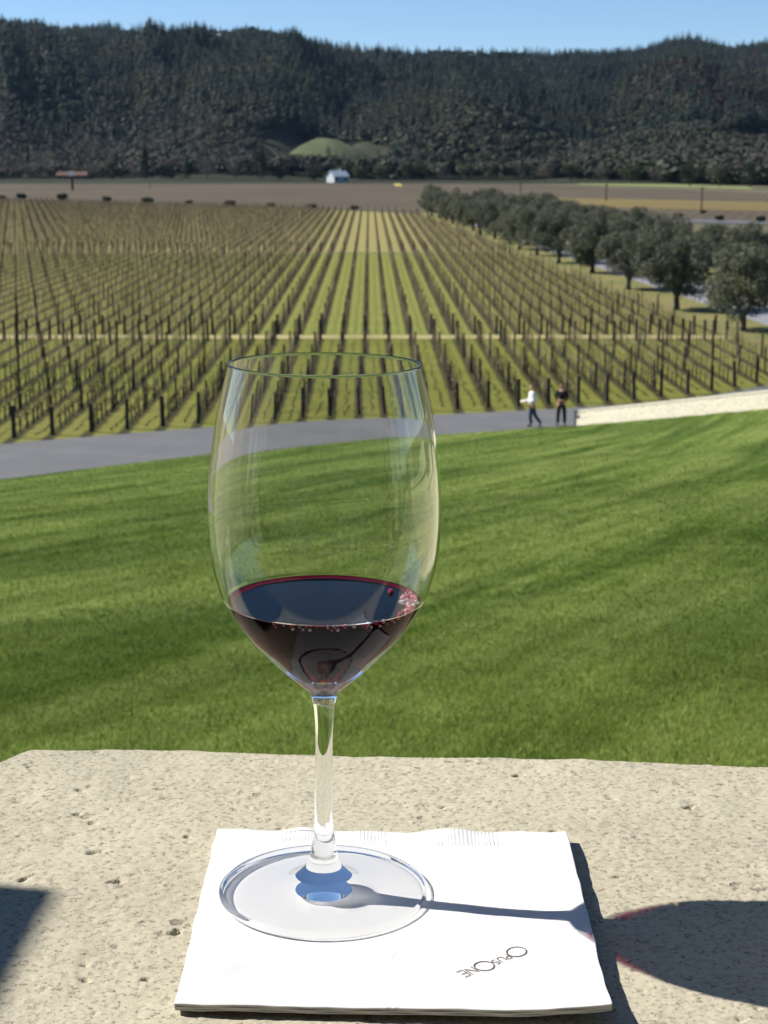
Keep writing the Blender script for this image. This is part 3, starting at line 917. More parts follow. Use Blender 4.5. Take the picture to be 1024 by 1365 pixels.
# stride: one leg under the body, the other trailing; facing -y before turning
p1 = person((6.05, 66.65, VALLEY + 0.01), R(-88), 'person walking in a white shirt and dark jeans, holding a paper', M_white, M_jean,
       arms=[((-0.19, 0.0, 1.40), (-0.23, -0.02, 1.13), (-0.17, -0.25, 1.06), (-0.14, -0.33, 1.06)),
             ((0.19, 0.0, 1.40), (0.23, 0.02, 1.12), (0.15, -0.23, 1.04), (0.12, -0.31, 1.05))],
       legs=[((-0.09, 0, 0.86), (-0.09, -0.07, 0.48), (-0.09, -0.03, 0.09), (-0.10, -0.19, 0.04)),
             ((0.09, 0, 0.86), (0.09, 0.10, 0.50), (0.09, 0.36, 0.15), (0.10, 0.24, 0.04))],
       head_tilt=(0, -0.03))
p2 = person((7.28, 67.0, VALLEY + 0.01), R(-14), 'person standing in black clothes with both hands held together at the waist', M_black, M_black,
       arms=[((-0.19, 0.0, 1.40), (-0.245, -0.02, 1.13), (-0.12, -0.22, 1.08), (-0.04, -0.26, 1.09)),
             ((0.19, 0.0, 1.40), (0.245, -0.02, 1.13), (0.12, -0.22, 1.06), (0.04, -0.25, 1.06))],
       legs=[((-0.10, 0, 0.86), (-0.13, -0.02, 0.48), (-0.15, 0.0, 0.09), (-0.17, -0.16, 0.04)),
             ((0.10, 0, 0.86), (0.13, -0.03, 0.48), (0.14, 0.02, 0.09), (0.17, -0.14, 0.04))],
       head_tilt=(0, -0.05), scale=1.0)
b = MB(); b.box((0, 0, 0), (0.21, 0.15, 0.006))
pp = b.build('paper', M_paper); pp.location = (5.66, 66.66, VALLEY + 1.09); pp.rotation_euler = (0.15, -0.25, 0.1)
tag(pp, 'small white paper held by the person in the white shirt', 'paper')

# ================================================================== GROUND, VINEYARD
ROW, STEP, POSTSTEP, SL = 1.372, 1.083, 6.498, -0.0088      # row spacing, vine spacing, post spacing, row lean
ROW0 = -7.7 + 68.1 * 0.0088                                  # x of one row at y = 0
def tree_x(y): return 22.9 - 0.0615 * (y - 105.5)
def right_x(y): return tree_x(y) - 2.2
def far_y(x): return interp(x, [(-170, 506), (-130, 470), (-101, 442), (-60, 407), (-18.8, 374), (7.3, 338), (12, 330), (40, 300)])
def front_y(x): return road_y(x) + 1.3
P1, P1W, P2, P2W = 100.7, 2.3, 193.5, 3.5                    # cross paths

def vineyard_mat(name, g1, g2, soil, tan, tanw, bright=None):
    t = NT(name)
    geo = t.n('ShaderNodeNewGeometry').outputs['Position']
    sx = t.n('ShaderNodeSeparateXYZ'); t.l(geo, sx.inputs[0])
    u = t.math('SUBTRACT', sx.outputs[0], t.math('MULTIPLY', sx.outputs[1], SL))
    wob = t.math('MULTIPLY', t.math('SUBTRACT', t.noise(1.3, 3, 0.6, geo), 0.5), 0.32)
    u = t.math('ADD', u, wob)
    ph = t.math('FRACT', t.math('DIVIDE', t.math('SUBTRACT', u, ROW0 - ROW / 2), ROW))
    dist = t.math('ABSOLUTE', t.math('SUBTRACT', ph, 0.5))          # 0 under the vines
    big = t.noise(0.055, 4, 0.6, geo); mid = t.noise(1.1, 4, 0.65, geo); fine = t.noise(9, 4, 0.7, geo)
    g = t.ramp(mid, [(0.3, g1), (0.7, g2)])
    g = t.mix(t.math('MULTIPLY', t.ramp(fine, [(0.35, (0, 0, 0)), (0.7, (1, 1, 1))]), 0.45), g, tuple(1.5 * q for q in g2))
    g = t.mix(t.math('MULTIPLY', t.ramp(big, [(0.45, (0, 0, 0)), (0.62, (1, 1, 1))]), tanw), g, tan)
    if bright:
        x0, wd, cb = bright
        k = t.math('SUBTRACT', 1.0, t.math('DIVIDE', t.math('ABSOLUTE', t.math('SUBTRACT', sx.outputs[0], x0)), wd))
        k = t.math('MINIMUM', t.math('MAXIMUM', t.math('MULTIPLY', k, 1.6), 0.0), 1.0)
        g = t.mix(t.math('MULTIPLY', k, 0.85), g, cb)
    s = t.mix(t.ramp(dist, [(0.11, (1, 1, 1)), (0.22, (0, 0, 0))]), g, soil)
    t.base(s); t.rough(0.95, 0.1)
    t.bump(t.math('ADD', fine, mid), 0.8, 0.08)
    return t.m
G1 = vineyard_mat('vineyard_grass', (0.098, 0.116, 0.020), (0.172, 0.172, 0.036), (0.050, 0.047, 0.018), (0.21, 0.185, 0.06), 0.35)
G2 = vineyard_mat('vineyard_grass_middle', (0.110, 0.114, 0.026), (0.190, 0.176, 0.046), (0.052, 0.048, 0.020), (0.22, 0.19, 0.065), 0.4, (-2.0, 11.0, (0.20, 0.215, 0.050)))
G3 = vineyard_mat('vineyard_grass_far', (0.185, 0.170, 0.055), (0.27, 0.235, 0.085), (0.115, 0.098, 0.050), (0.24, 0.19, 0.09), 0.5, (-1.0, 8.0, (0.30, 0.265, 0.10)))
def field(name, ylo, yhi, mat, z, label):
    """strip between two y-functions, clipped on the right by the tree row"""
    v = []; n = 60
    for i in range(n + 1):
        a = i / n
        xl = -170.0
        for w_, fn in ((0, ylo), (1, yhi)):
            xr = 20.0
            for _ in range(30): xr = right_x(float(fn(np.array([xr]))[0])) + 0.4
            x = xl + (xr - xl) * a
            v.append((x, float(fn(np.array([x]))[0]), z))
    f = [(2 * i, 2 * i + 2, 2 * i + 3, 2 * i + 1) for i in range(n)]
    return tag(obj(name, v, f, mat), label, 'field', kind='structure')
C_ = lambda c: (lambda x: np.full(np.shape(x), float(c)))
field('vineyard_ground', lambda x: road_y(x) + 0.02, C_(P1), G1, VALLEY + 0.004, 'yellow green grass under the nearest block of vines')
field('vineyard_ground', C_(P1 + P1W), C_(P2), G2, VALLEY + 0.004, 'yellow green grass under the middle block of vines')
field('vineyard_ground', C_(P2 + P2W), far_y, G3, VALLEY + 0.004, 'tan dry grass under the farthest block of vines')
M_track = simple('dry_track', (0.36, 0.30, 0.14), (0.17, 0.17, 0.05), 0.22, 0.95, detail=3)
M_track2 = simple('grassy_track', (0.10, 0.10, 0.03), (0.16, 0.14, 0.05), 0.5, 0.95)
field('track', C_(P1), C_(P1 + P1W), M_track, VALLEY + 0.006, 'pale dry track crossing the vineyard')
field('track', C_(P2), C_(P2 + P2W), M_track2, VALLEY + 0.006, 'grassy track between the far vineyard blocks')

# vines: trunk, head and two arms along the row, a few spurs; each has its own stake
M_vine = simple('vine_wood', (0.060, 0.046, 0.030), (0.12, 0.092, 0.058), 12, 0.95, 0.4)
M_vine2 = simple('vine_canes', (0.14, 0.115, 0.066), (0.25, 0.205, 0.12), 0.4, 0.95)
M_stake = simple('vine_stake', (0.06, 0.055, 0.05), (0.10, 0.09, 0.075), 9, 0.8)
M_post = simple('weathered_post', (0.028, 0.024, 0.020), (0.060, 0.050, 0.040), 9, 0.9, 0.4)
def vine_mesh(seed, sides=5, full=True):
    r = random.Random(seed); b = MB()
    pts = [(0, 0, 0)]
    for k in range(1, 5): pts.append((r.uniform(-.035, .035), r.uniform(-.03, .03), 0.145 * k))
    b.tube(pts, [0.045, 0.036, 0.033, 0.036, 0.042], sides)
    for s in (-1, 1):
        arm = [pts[-1]]
        for k in range(1, 4): arm.append((r.uniform(-.03, .03), s * 0.18 * k, 0.60 + r.uniform(-.03, .04)))
        b.tube(arm, [0.034, 0.026, 0.022, 0.016], sides)
        for q in arm[1:] + [((arm[1][0] + arm[2][0]) / 2, (arm[1][1] + arm[2][1]) / 2, arm[1][2])]:
            h = r.uniform(0.10, 0.34)
            b.tube([q, (q[0] + r.uniform(-.06, .06), q[1] + r.uniform(-.06, .06), q[2] + h)], [0.011, 0.006], 3, False)
    return b
vms = [vine_mesh(s).build('v', M_vine) for s in range(4)]
vmeshes = []
for o in vms:
    vmeshes.append(o.data); bpy.data.objects.remove(o)
b = MB(); b.box((0.03, 0.02, 0.62), (0.026, 0.026, 1.28)); o = b.build('stake', M_stake); stake_me = o.data; bpy.data.objects.remove(o)
b = MB(); b.box((0, 0, 0.60), (0.15, 0.15, 1.24), taper=0.93); o = b.build('trellis_post', M_post); post_me = o.data; bpy.data.objects.remove(o)

vines, posts = [], []
rv = np.random.default_rng(21)
for k in range(-115, 45):
    x0 = ROW0 + ROW * k
    xa = x0 + SL * 80
    yf = float(front_y(np.array([x0 + SL * 70]))[0])
    for (ya, yb, blk) in ((yf, P1 - 0.5, 0), (P1 + P1W + 0.4, P2 - 0.6, 1), (P2 + P2W + 0.5, 480.0, 2)):
        y = ya; 
        posts.append((x0 + SL * ya, ya, blk, 1))
        m0 = math.ceil((ya + 1.5) / POSTSTEP)
        yy = m0 * POSTSTEP
        while yy < yb - 1.0:
            posts.append((x0 + SL * yy, yy, blk, 0)); yy += POSTSTEP
        posts.append((x0 + SL * yb, yb, blk, 1))
        yy = math.ceil((ya + 0.4) / STEP) * STEP + 0.35
        while yy < yb:
            vines.append((x0 + SL * yy, yy, blk)); yy += STEP
def keep(a):
    x, y = a[:, 0], a[:, 1]
    return (np.abs(x) < 0.30 * y + 2.0) & (x < right_x(y)) & (y < far_y(x) - 0.5)
vines = np.array(vines); posts = np.array(posts)
vines = vines[keep(vines)]; posts = posts[keep(posts)]
vines = vines[rv.random(len(vines)) > 0.03]
vines[:, 0] += rv.normal(0, 0.03, len(vines)); vines[:, 1] += rv.normal(0, 0.05, len(vines))
posts[:, 0] += rv.normal(0, 0.02, len(posts))
# what hides behind the glass-side wall is still kept: it is all in view
def rank(a): return np.argsort(np.hypot(a[:, 0], a[:, 1]) + 5000.0 * (np.abs(a[:, 0]) > 0.236 * a[:, 1]))     # those in the picture first
vo_ = vines[rank(vines)]
po_ = posts[rank(posts)]
for i, (x, y, bk) in enumerate(vo_[:300]):
    g = bpy.data.objects.new('grapevine', vmeshes[i % 4])
    g.location = (x, y, VALLEY + 0.004); g.rotation_euler = (0, 0, (math.pi if rv.random() < 0.5 else 0) + rv.normal(0, 0.06))
    s_ = rv.uniform(0.88, 1.12); g.scale = (s_, s_, s_ * rv.uniform(0.92, 1.08))
    link(g)
    tag(g, 'bare dark pruned grapevine with a stake in the block beside the road', 'grapevine', 'pruned vines in the front block')
    c = bpy.data.objects.new('stake', stake_me); link(c, g)
for i, (x, y, bk, end) in enumerate(po_[:300]):
    g = bpy.data.objects.new('trellis_post', post_me)
    k = 1.0 if end else 0.62
    g.location = (x, y, VALLEY + 0.0); g.scale = (k, k, (1.0 if end else 1.12) * rv.uniform(0.94, 1.08))
    g.rotation_euler = (rv.normal(0, 0.02), rv.normal(0, 0.02), rv.normal(0, 0.15))
    link(g)
    if end and y < P1 - 5: lb, gr = 'thick dark wooden trellis post at the road end of a vine row', 'end posts along the road'
    elif end and y < P1: lb, gr = 'thick dark trellis post on the near side of the pale track', 'end posts on the near side of the track'
    elif end: lb, gr = 'thick dark trellis post on the far side of the pale track', 'end posts on the far side of the track'
    elif y < P1: lb, gr = 'thin dark trellis post inside a vine row of the front block', 'line posts in the front block'
    else: lb, gr = 'thin dark trellis post inside a vine row beyond the pale track', 'line posts beyond the track'
    tag(g, lb, 'trellis post', gr)
def me_arrays(me):
    v = np.empty(len(me.vertices) * 3, np.float32); me.vertices.foreach_get('co', v)
    return v.reshape(-1, 3)
def merged(name, unit_v, unit_f, P, sc_, rot, mat, smooth=False):
    n, m = len(P), len(unit_v)
    ca, sa = np.cos(rot), np.sin(rot)
    X = unit_v[None, :, 0] * ca[:, None] - unit_v[None, :, 1] * sa[:, None]
    Y = unit_v[None, :, 0] * sa[:, None] + unit_v[None, :, 1] * ca[:, None]
    V = np.stack([X * sc_[:, None, 0] + P[:, None, 0], Y * sc_[:, None, 1] + P[:, None, 1], unit_v[None, :, 2] * sc_[:, None, 2] + P[:, None, 2]], -1).reshape(-1, 3)
    Fq = (unit_f[None] + (np.arange(n) * m)[:, None, None]).reshape(-1, unit_f.shape[1])
    return V, Fq
def tri_unit(b):
    f = []
    for q in b.f:
        for i in range(1, len(q) - 1): f.append((q[0], q[i], q[i + 1]))
    return np.array(b.v, np.float32), np.array(f)
def light_vine(seed):
    r = random.Random(seed); b = MB()
    b.tube([(0, 0, 0), (r.uniform(-.03, .03), 0, 0.3), (0, 0, 0.6)], [0.032, 0.026, 0.03], 4, False)
    b.tube([(0, -0.52, 0.58 + r.uniform(-.03, .03)), (r.uniform(-.03, .03), 0, 0.62), (0, 0.52, 0.58 + r.uniform(-.03, .03))], [0.014, 0.022, 0.014], 3, False)
    for k in range(4):
        y = -0.42 + 0.28 * k
        b.tube([(0, y, 0.60), (r.uniform(-.06, .06), y + r.uniform(-.06, .06), 0.60 + r.uniform(0.12, 0.34))], [0.009, 0.006], 3, False)
    b.tube([(0.03, 0, 0), (0.03, 0, 1.15)], 0.011, 3, False)
    return tri_unit(b)
rest = vo_[300:]
Vs, Fs, n0 = [], [], 0
for s in range(3):
    sub_ = rest[s::3]; n = len(sub_)
    uv_, uf_ = light_vine(50 + s)
    P = np.stack([sub_[:, 0], sub_[:, 1], np.full(n, VALLEY)], 1)
    k = rv.uniform(0.88, 1.14, (n, 3))
    V, Fq = merged('x', uv_, uf_, P, k, rv.choice([0.0, math.pi], n) + rv.normal(0, 0.05, n), None)
    Vs.append(V); Fs.append(Fq + n0); n0 += len(V)
tag(obj('grapevines', np.vstack(Vs), np.vstack(Fs), M_vine2), 'rows of bare pruned vines running away across the valley', 'grapevines', kind='stuff')
rest = po_[300:]; n = len(rest)
b = MB(); b.box((0, 0, 0.60), (0.11, 0.11, 1.2)); uv_, uf_ = tri_unit(b)
k = np.stack([np.where(rest[:, 3] > 0, 1.0, 0.5)] * 2 + [np.where(rest[:, 3] > 0, 1.05, 1.12) * rv.uniform(0.93, 1.08, n)], 1)
V, Fq = merged('x', uv_, uf_, np.stack([rest[:, 0], rest[:, 1], np.full(n, VALLEY)], 1), k, rv.normal(0, 0.2, n), None)
tag(obj('trellis_posts', V, Fq, M_post), 'trellis posts standing along the distant vine rows', 'trellis posts', kind='stuff')
print('vines', len(vo_), 'posts', len(po_))
# a fine strip of rough grass between vines and road

# ================================================================== VALLEY FLOOR
M_ground = simple('valley_soil', (0.075, 0.070, 0.035), (0.12, 0.10, 0.055), 0.03, 0.95)
tag(obj('ground', [(-4000, -300, VALLEY - .15), (4000, -300, VALLEY - .15), (4000, 5200, VALLEY - .15), (-4000, 5200, VALLEY - .15)], [(0, 1, 2, 3)], M_ground),
    'flat valley floor', 'ground', kind='structure')
def px_field(name, pts, dz, mat, label):
    v = [on_plane(px, py, VALLEY + dz) for px, py in pts]
    v = [(a[0], a[1], VALLEY + dz) for a in v]
    return tag(obj(name, v, [tuple(range(len(v)))][::1], mat), label, 'field', kind='structure')
def rows_mat(name, c1, c2, c3, per=2.6, rot=0.25):
    t = NT(name)
    a = t.noise(0.02, 4, 0.6); b_ = t.noise(0.25, 4, 0.7)
    c = t.ramp(a, [(0.35, c1), (0.65, c2)])
    c = t.mix(t.math('MULTIPLY', t.ramp(b_, [(0.4, (0, 0, 0)), (0.7, (1, 1, 1))]), 0.6), c, c3)
    wv = t.n('ShaderNodeTexWave'); wv.inputs['Scale'].default_value = 1.0 / per * 0.314; wv.inputs['Distortion'].default_value = 0.4
    t.l(t.mapped((1, 1, 1), (0, 0, rot)), wv.inputs['Vector'])
    c = t.mix(t.math('MULTIPLY', wv.outputs['Fac'], 0.35), c, tuple(0.5 * q for q in c1))
    t.base(c); t.rough(0.95, 0.1); t.bump(b_, 0.6, 0.3)
    return t.m
M_brown = rows_mat('bare_vine_field', (0.082, 0.066, 0.046), (0.106, 0.085, 0.058), (0.126, 0.104, 0.070))
M_ochre = rows_mat('ochre_vine_field', (0.16, 0.12, 0.050), (0.19, 0.16, 0.055), (0.15, 0.10, 0.06), 3.0, -0.5)
M_pale = simple('pale_gravel', (0.30, 0.28, 0.27), (0.22, 0.20, 0.20), 0.05, 0.9)
M_lime = simple('bright_grass', (0.15, 0.19, 0.05), (0.20, 0.22, 0.08), 0.05, 0.9)
M_must = simple('mustard_bloom', (0.42, 0.34, 0.06), (0.34, 0.30, 0.07), 0.3, 0.9)
M_dark_strip = simple('dark_strip', (0.030, 0.032, 0.018), (0.055, 0.050, 0.028), 0.3, 0.95)  # plain dark colour for a strip at the field edge
px_field('far_field', [(-120, 239.8), (560, 241), (800, 249), (1150, 262), (1150, 300), (820, 290), (700, 287), (560, 285), (-120, 264)], -0.09, M_brown, 'brown field of bare vines beyond the green vineyard')
px_field('ochre_field', [(690, 263), (820, 265), (1150, 272), (1150, 284), (900, 279), (760, 276)], -0.05, M_ochre, 'ochre strip in the brown field on the right')
px_field('grass_strip', [(765, 243.6), (850, 244.2), (1000, 249), (1005, 252.5), (880, 248.5), (775, 246.6)], -0.05, M_lime, 'bright green strip at the far side of the fields')
px_field('gravel_yard', [(556, 241.2), (690, 240.2), (692, 244.6), (560, 243.6)], -0.05, M_pale, 'pale gravel yard at the far side of the fields')
px_field('mustard_patch', [(524, 243.8), (532, 243.5), (537, 248.0), (527, 248.0)], -0.04, M_must, 'small yellow patch of mustard in the brown field')
px_field('field_edge_strip', [(-120, 262.5), (0, 266), (400, 276.6), (575, 283), (575, 285.6), (400, 279.2), (0, 268.8), (-120, 265.4)], -0.05, M_dark_strip, 'dark strip along the far end of the vineyard')
px_field('far_road', [(640, 286), (820, 289.5), (1150, 298), (1150, 303), (820, 293.5), (640, 289)], -0.04, asphalt('worn_asphalt', (0.10, 0.10, 0.105)), 'grey farm road beyond the olive trees')

# drive beside the olive trees
DY = np.linspace(84, 345, 40)
strip('drive', [(tree_x(y) + 2.6, y) for y in DY], [(tree_x(y) + 8.4, y) for y in DY], VALLEY + 0.012, asphalt('drive_asphalt', (0.21, 0.21, 0.225)),
      label='grey drive running between the two rows of olive trees', cat='road')
M_verge = simple('verge_grass', (0.105, 0.125, 0.030), (0.20, 0.160, 0.055), 0.30, 0.95)
strip('verge', [(tree_x(y) - 1.9, y) for y in DY], [(tree_x(y) + 2.6, y) for y in DY], VALLEY + 0.009, M_verge, label='dry grass verge below the nearer olive trees', cat='verge')
strip('verge', [(tree_x(y) + 8.4, y) for y in DY], [(tree_x(y) + 14, y) for y in DY], VALLEY + 0.009, M_verge, label='dry grass verge on the far side of the drive', cat='verge')

# ================================================================== OLIVE TREES
M_olive = leafy('olive_leaf', (0.075, 0.086, 0.050), (0.150, 0.160, 0.105), 1.4, 0.18, 0.55, 0.2)
M_bark = simple('olive_bark', (0.055, 0.045, 0.035), (0.10, 0.085, 0.065), 6, 0.95, 0.6, 0.03)
def olive_meshes(seed):
    r = random.Random(seed)
    b = MB()
    tops = []
    nl = r.choice([2, 3, 3])
    b.tube([(0, 0, -0.1), (0.03, 0, 0.35), (r.uniform(-.1, .1), r.uniform(-.1, .1), 0.95)], [0.26, 0.19, 0.17], 8)
    for k in range(nl + 1):
        a = 2 * math.pi * k / (nl + 1) + r.uniform(-.4, .4)
        p = [(0, 0, 0.75)]
        for q in range(1, 5): p.append((math.cos(a) * 0.36 * q + r.uniform(-.1, .1), math.sin(a) * 0.36 * q + r.uniform(-.1, .1), 0.75 + 0.68 * q))
        b.tube(p, [0.13, 0.10, 0.075, 0.05, 0.03], 6)
        tops.append(p)
        for q in (2, 3):
            a2 = a + r.uniform(-1.2, 1.2)
            b.tube([p[q], (p[q][0] + math.cos(a2) * 0.7, p[q][1] + math.sin(a2) * 0.7, p[q][2] + 0.5)], [0.05, 0.02], 5)
    cs, rs = [], []
    for i in range(64):
        while True:
            x, y, z = r.uniform(-1, 1), r.uniform(-1, 1), r.uniform(-1, 1)
            d = math.sqrt(x * x + y * y + z * z)
            if 0.35 < d < 1: break
        wob = 1 + 0.14 * math.sin(3 * math.atan2(y, x) + seed) 
        cs.append((x * 2.5 * wob, y * 2.5 * wob, 3.05 + z * (2.1 if z > 0 else 2.1)))
        rs.append(r.uniform(0.45, 0.85))
    V, Q = leaf_cloud(cs, rs, 24000, 0.10, 0.34, 0.05, 0.5, seed)
    return b, (V, Q)
olv = []
for s in range(4):
    b, (V, Q) = olive_meshes(60 + s)
    o1 = b.build('trunk', M_bark, smooth=True); m1 = o1.data; bpy.data.objects.remove(o1)
    o2 = obj('crown', V, Q, M_olive); m2 = o2.data; bpy.data.objects.remove(o2)
    olv.append((m1, m2))
ro = random.Random(9)
ORD = ['nearest', 'second', 'third', 'fourth', 'fifth', 'sixth', 'seventh', 'eighth', 'ninth', 'tenth', 'eleventh', 'twelfth', 'thirteenth', 'fourteenth', 'fifteenth']
def olive(x, y, s, label, group, k):
    t = empty('olive_tree', (x, y, VALLEY), ro.uniform(0, 6.28)); t.scale = (s, s, s * ro.uniform(0.95, 1.05))
    tag(t, label, 'tree', group)
    m1, m2 = olv[k % 4]
    link(bpy.data.objects.new('trunk', m1), t); link(bpy.data.objects.new('crown', m2), t)
near_spots = [(990, 441, 1.05), (902, 413, 1.10), (838, 386, 1.04), (790, 364, 1.08)]
yy = []
for px, py, s in near_spots:
    q = on_plane(px, py, VALLEY); yy.append((q[0], q[1], s))
y = yy[-1][1] + 16
while y < 335:
    yy.append((tree_x(y) + ro.uniform(-.4, .4), y, ro.uniform(0.95, 1.12))); y += 13.5
for i, (x, y, s) in enumerate(yy):
    olive(x, y, s, 'silvery olive tree, %s along the vineyard side of the drive' % ORD[min(i, 14)], 'olive trees on the vineyard side of the drive', i)
y = 112.0; i = 0
while y < 340:
    olive(tree_x(y) + 11.0, y, ro.uniform(0.95, 1.1), 'silvery olive tree, %s along the far side of the drive' % ORD[min(i, 14)], 'olive trees on the far side of the drive', i + 2)
    y += 16; i += 1

# generic far trees and shrubs
M_dark = leafy('dark_evergreen_leaf', (0.010, 0.020, 0.008), (0.026, 0.042, 0.016), 0.5, 0.1, 0.6)
M_oak = leafy('oak_leaf', (0.034, 0.044, 0.018), (0.070, 0.080, 0.034), 0.3, 0.15, 0.6, 0.35)
M_twig = leafy('bare_twigs', (0.095, 0.080, 0.070), (0.16, 0.135, 0.12), 0.3, 0.1, 0.9, 0.3)
M_fir = leafy('fir_needles', (0.010, 0.022, 0.014), (0.024, 0.040, 0.024), 0.3, 0.05, 0.7)
M_trunk = simple('tree_bark', (0.05, 0.042, 0.034), (0.08, 0.07, 0.055), 2, 0.95)
def crown_mesh(kind, seed):
    r = random.Random(seed)
    if kind == 'fir':
        n = 1500; q = np.random.default_rng(seed)
        h = q.random(n) ** 0.75
        z = 0.10 + 0.90 * h
        rad = 0.26 * (1 - h) ** 0.8 * (0.55 + 0.45 * q.random(n)) * (1 + 0.25 * np.sin(h * 38))
        a = q.random(n) * 6.283
        P = np.stack([rad * np.cos(a), rad * np.sin(a), z], 1)
        u = np.stack([np.cos(a), np.sin(a), -0.45 + 0 * a], 1); v = np.stack([-np.sin(a), np.cos(a), 0 * a], 1)
        s = (0.030 * q.uniform(0.6, 1.4, n))[:, None]
        V = np.stack([P - u * s, P + v * s * .6, P + u * s, P - v * s * .6], 1).reshape(-1, 3)
        return V, np.arange(n * 4).reshape(-1, 4)
    cs, rs = [], []
    for i in range(26):
        a = r.uniform(0, 6.283); d = math.sqrt(r.random()) * 0.34; z = r.uniform(0.25, 0.86)
        k = math.sqrt(max(0.15, 1 - ((z - 0.5) / 0.5) ** 2))
        cs.append((math.cos(a) * d * k, math.sin(a) * d * k, z)); rs.append(r.uniform(0.09, 0.17))
    if kind == 'bare': return leaf_cloud(cs, rs, 1100, 0.032, 0.12, -0.4, 0.1, seed)
    return leaf_cloud(cs, rs, 1900, 0.030, 0.55, 0.0, 0.45, seed)
FT = {}
for kind, m in (('oak', M_oak), ('bare', M_twig), ('fir', M_fir), ('dark', M_dark)):
    FT[kind] = []
    for s in range(3):
        V, Q = crown_mesh(kind, 200 + s + len(kind) * 10)
        FT[kind].append(make_mesh('crown', V, Q, m))
b = MB(); b.tube([(0, 0, -0.01), (0.005, 0, 0.2), (0, 0.005, 0.6)], [0.028, 0.020, 0.008], 6)
for a in (0.4, 2.3, 4.4): b.tube([(0, 0, 0.22), (0.12 * math.cos(a), 0.12 * math.sin(a), 0.42), (0.22 * math.cos(a), 0.22 * math.sin(a), 0.66)], [0.014, 0.009, 0.004], 5)
o = b.build('trunk', M_trunk); far_trunk = o.data; bpy.data.objects.remove(o)
def far_tree(name, kind, x, y, z, h, wfac, label, group=None, cat='tree'):
    t = empty(name, (x, y, z), ro.uniform(0, 6.28)); t.scale = (h * wfac, h * wfac, h)
    tag(t, label, cat, group)
    link(bpy.data.objects.new('trunk', far_trunk), t)
    link(bpy.data.objects.new('crown', ro.choice(FT[kind])), t)
q = on_plane(585, 290, VALLEY)
far_tree('oak_tree', 'dark', q[0], q[1], VALLEY, 5.4, 1.15, 'dark round evergreen tree at the far end of the olive row')

# shrubs along the far end of the vineyard
b = MB()
cs = [(0.42 * math.cos(i * 2.4) * (0.4 + 0.6 * ((i * 7) % 5) / 5), 0.42 * math.sin(i * 2.4) * (0.4 + 0.6 * ((i * 3) % 5) / 5), 0.28 + 0.22 * ((i * 11) % 7) / 7) for i in range(14)]
V, Q = leaf_cloud(cs, [0.24] * 14, 900, 0.07, 0.5, seed=31)
shrub_me = make_mesh('shrub', V, Q, M_dark)
sh_px = [(3, 266, 10), (28, 266, 15), (84, 267, 16), (142, 269.5, 14), (197, 272, 16), (253, 273.5, 12), (307, 275.5, 15), (362, 277, 12), (417, 279, 13), (472, 280.5, 12),
         (757, 281, 12), (852, 290.5, 12), (905, 292, 14), (937, 285, 9), (960, 294, 13), (1015, 295.5, 14)]
for i, (px, py, wpx) in enumerate(sh_px):
    q = on_plane(px, py, VALLEY - 0.05)
    s = wpx / F * q[1]
    g = bpy.data.objects.new('shrub', shrub_me); link(g)
    g.location = (q[0], q[1], VALLEY - 0.1); g.scale = (s, s, s * 0.85); g.rotation_euler = (0, 0, ro.uniform(0, 6))
    if px < 500: tag(g, 'small dark round shrub spaced along the far end of the vineyard', 'shrub', 'shrubs along the far end of the vineyard')
    else: tag(g, 'small dark round shrub beside the farm road beyond the olive trees', 'shrub', 'shrubs along the far farm road')
# dark car on the farm road
q = on_plane(829, 291.5, VALLEY)
M_car = simple('dark_car_paint', (0.012, 0.012, 0.016), rough=0.3, spec=0.5)
M_carglass = simple('car_glass', (0.03, 0.035, 0.04), rough=0.08, spec=0.6)
M_tyre = simple('tyre_rubber', (0.012, 0.012, 0.012), rough=0.9)
M_lamp = simple('headlight_glass', (0.6, 0.6, 0.6), rough=0.2)
car = empty('parked_car', (q[0], q[1], VALLEY - 0.02), R(176)); tag(car, 'dark car on the farm road beyond the olive trees', 'car')
prof = [(-2.2, 0.35), (-2.25, 0.8), (-2.0, 0.95), (-1.35, 1.0), (-0.8, 1.42), (0.7, 1.45), (1.35, 1.0), (2.1, 0.85), (2.2, 0.35)]
v = [(x, -0.85, z) for x, z in prof] + [(x, 0.85, z) for x, z in prof]; n = len(prof)
f = [tuple(range(n)), tuple(range(2 * n - 1, n - 1, -1))] + [(i, i + n, (i + 1) % n + n, (i + 1) % n) for i in range(n)]
obj('body', v, f, M_car, car)
b = MB(); b.add([(-1.15, -0.858, 1.03), (-0.72, -0.858, 1.36), (0.62, -0.858, 1.38), (1.1, -0.858, 1.03), (-1.15, 0.858, 1.03), (-0.72, 0.858, 1.36), (0.62, 0.858, 1.38), (1.1, 0.858, 1.03)], [(0, 1, 2, 3), (7, 6, 5, 4)])
b.build('window', M_carglass, car)
for x in (-1.4, 1.4):
    for s in (-0.8, 0.8):
        b = MB(); b.tube([(x, s - 0.1, 0.32), (x, s + 0.1, 0.32)], 0.32, 14); b.build('wheel', M_tyre, car)
for s in (-0.6, 0.6):
    b = MB(); b.box((2.19, s, 0.68), (0.08, 0.3, 0.16)); b.build('headlight', M_lamp, car)

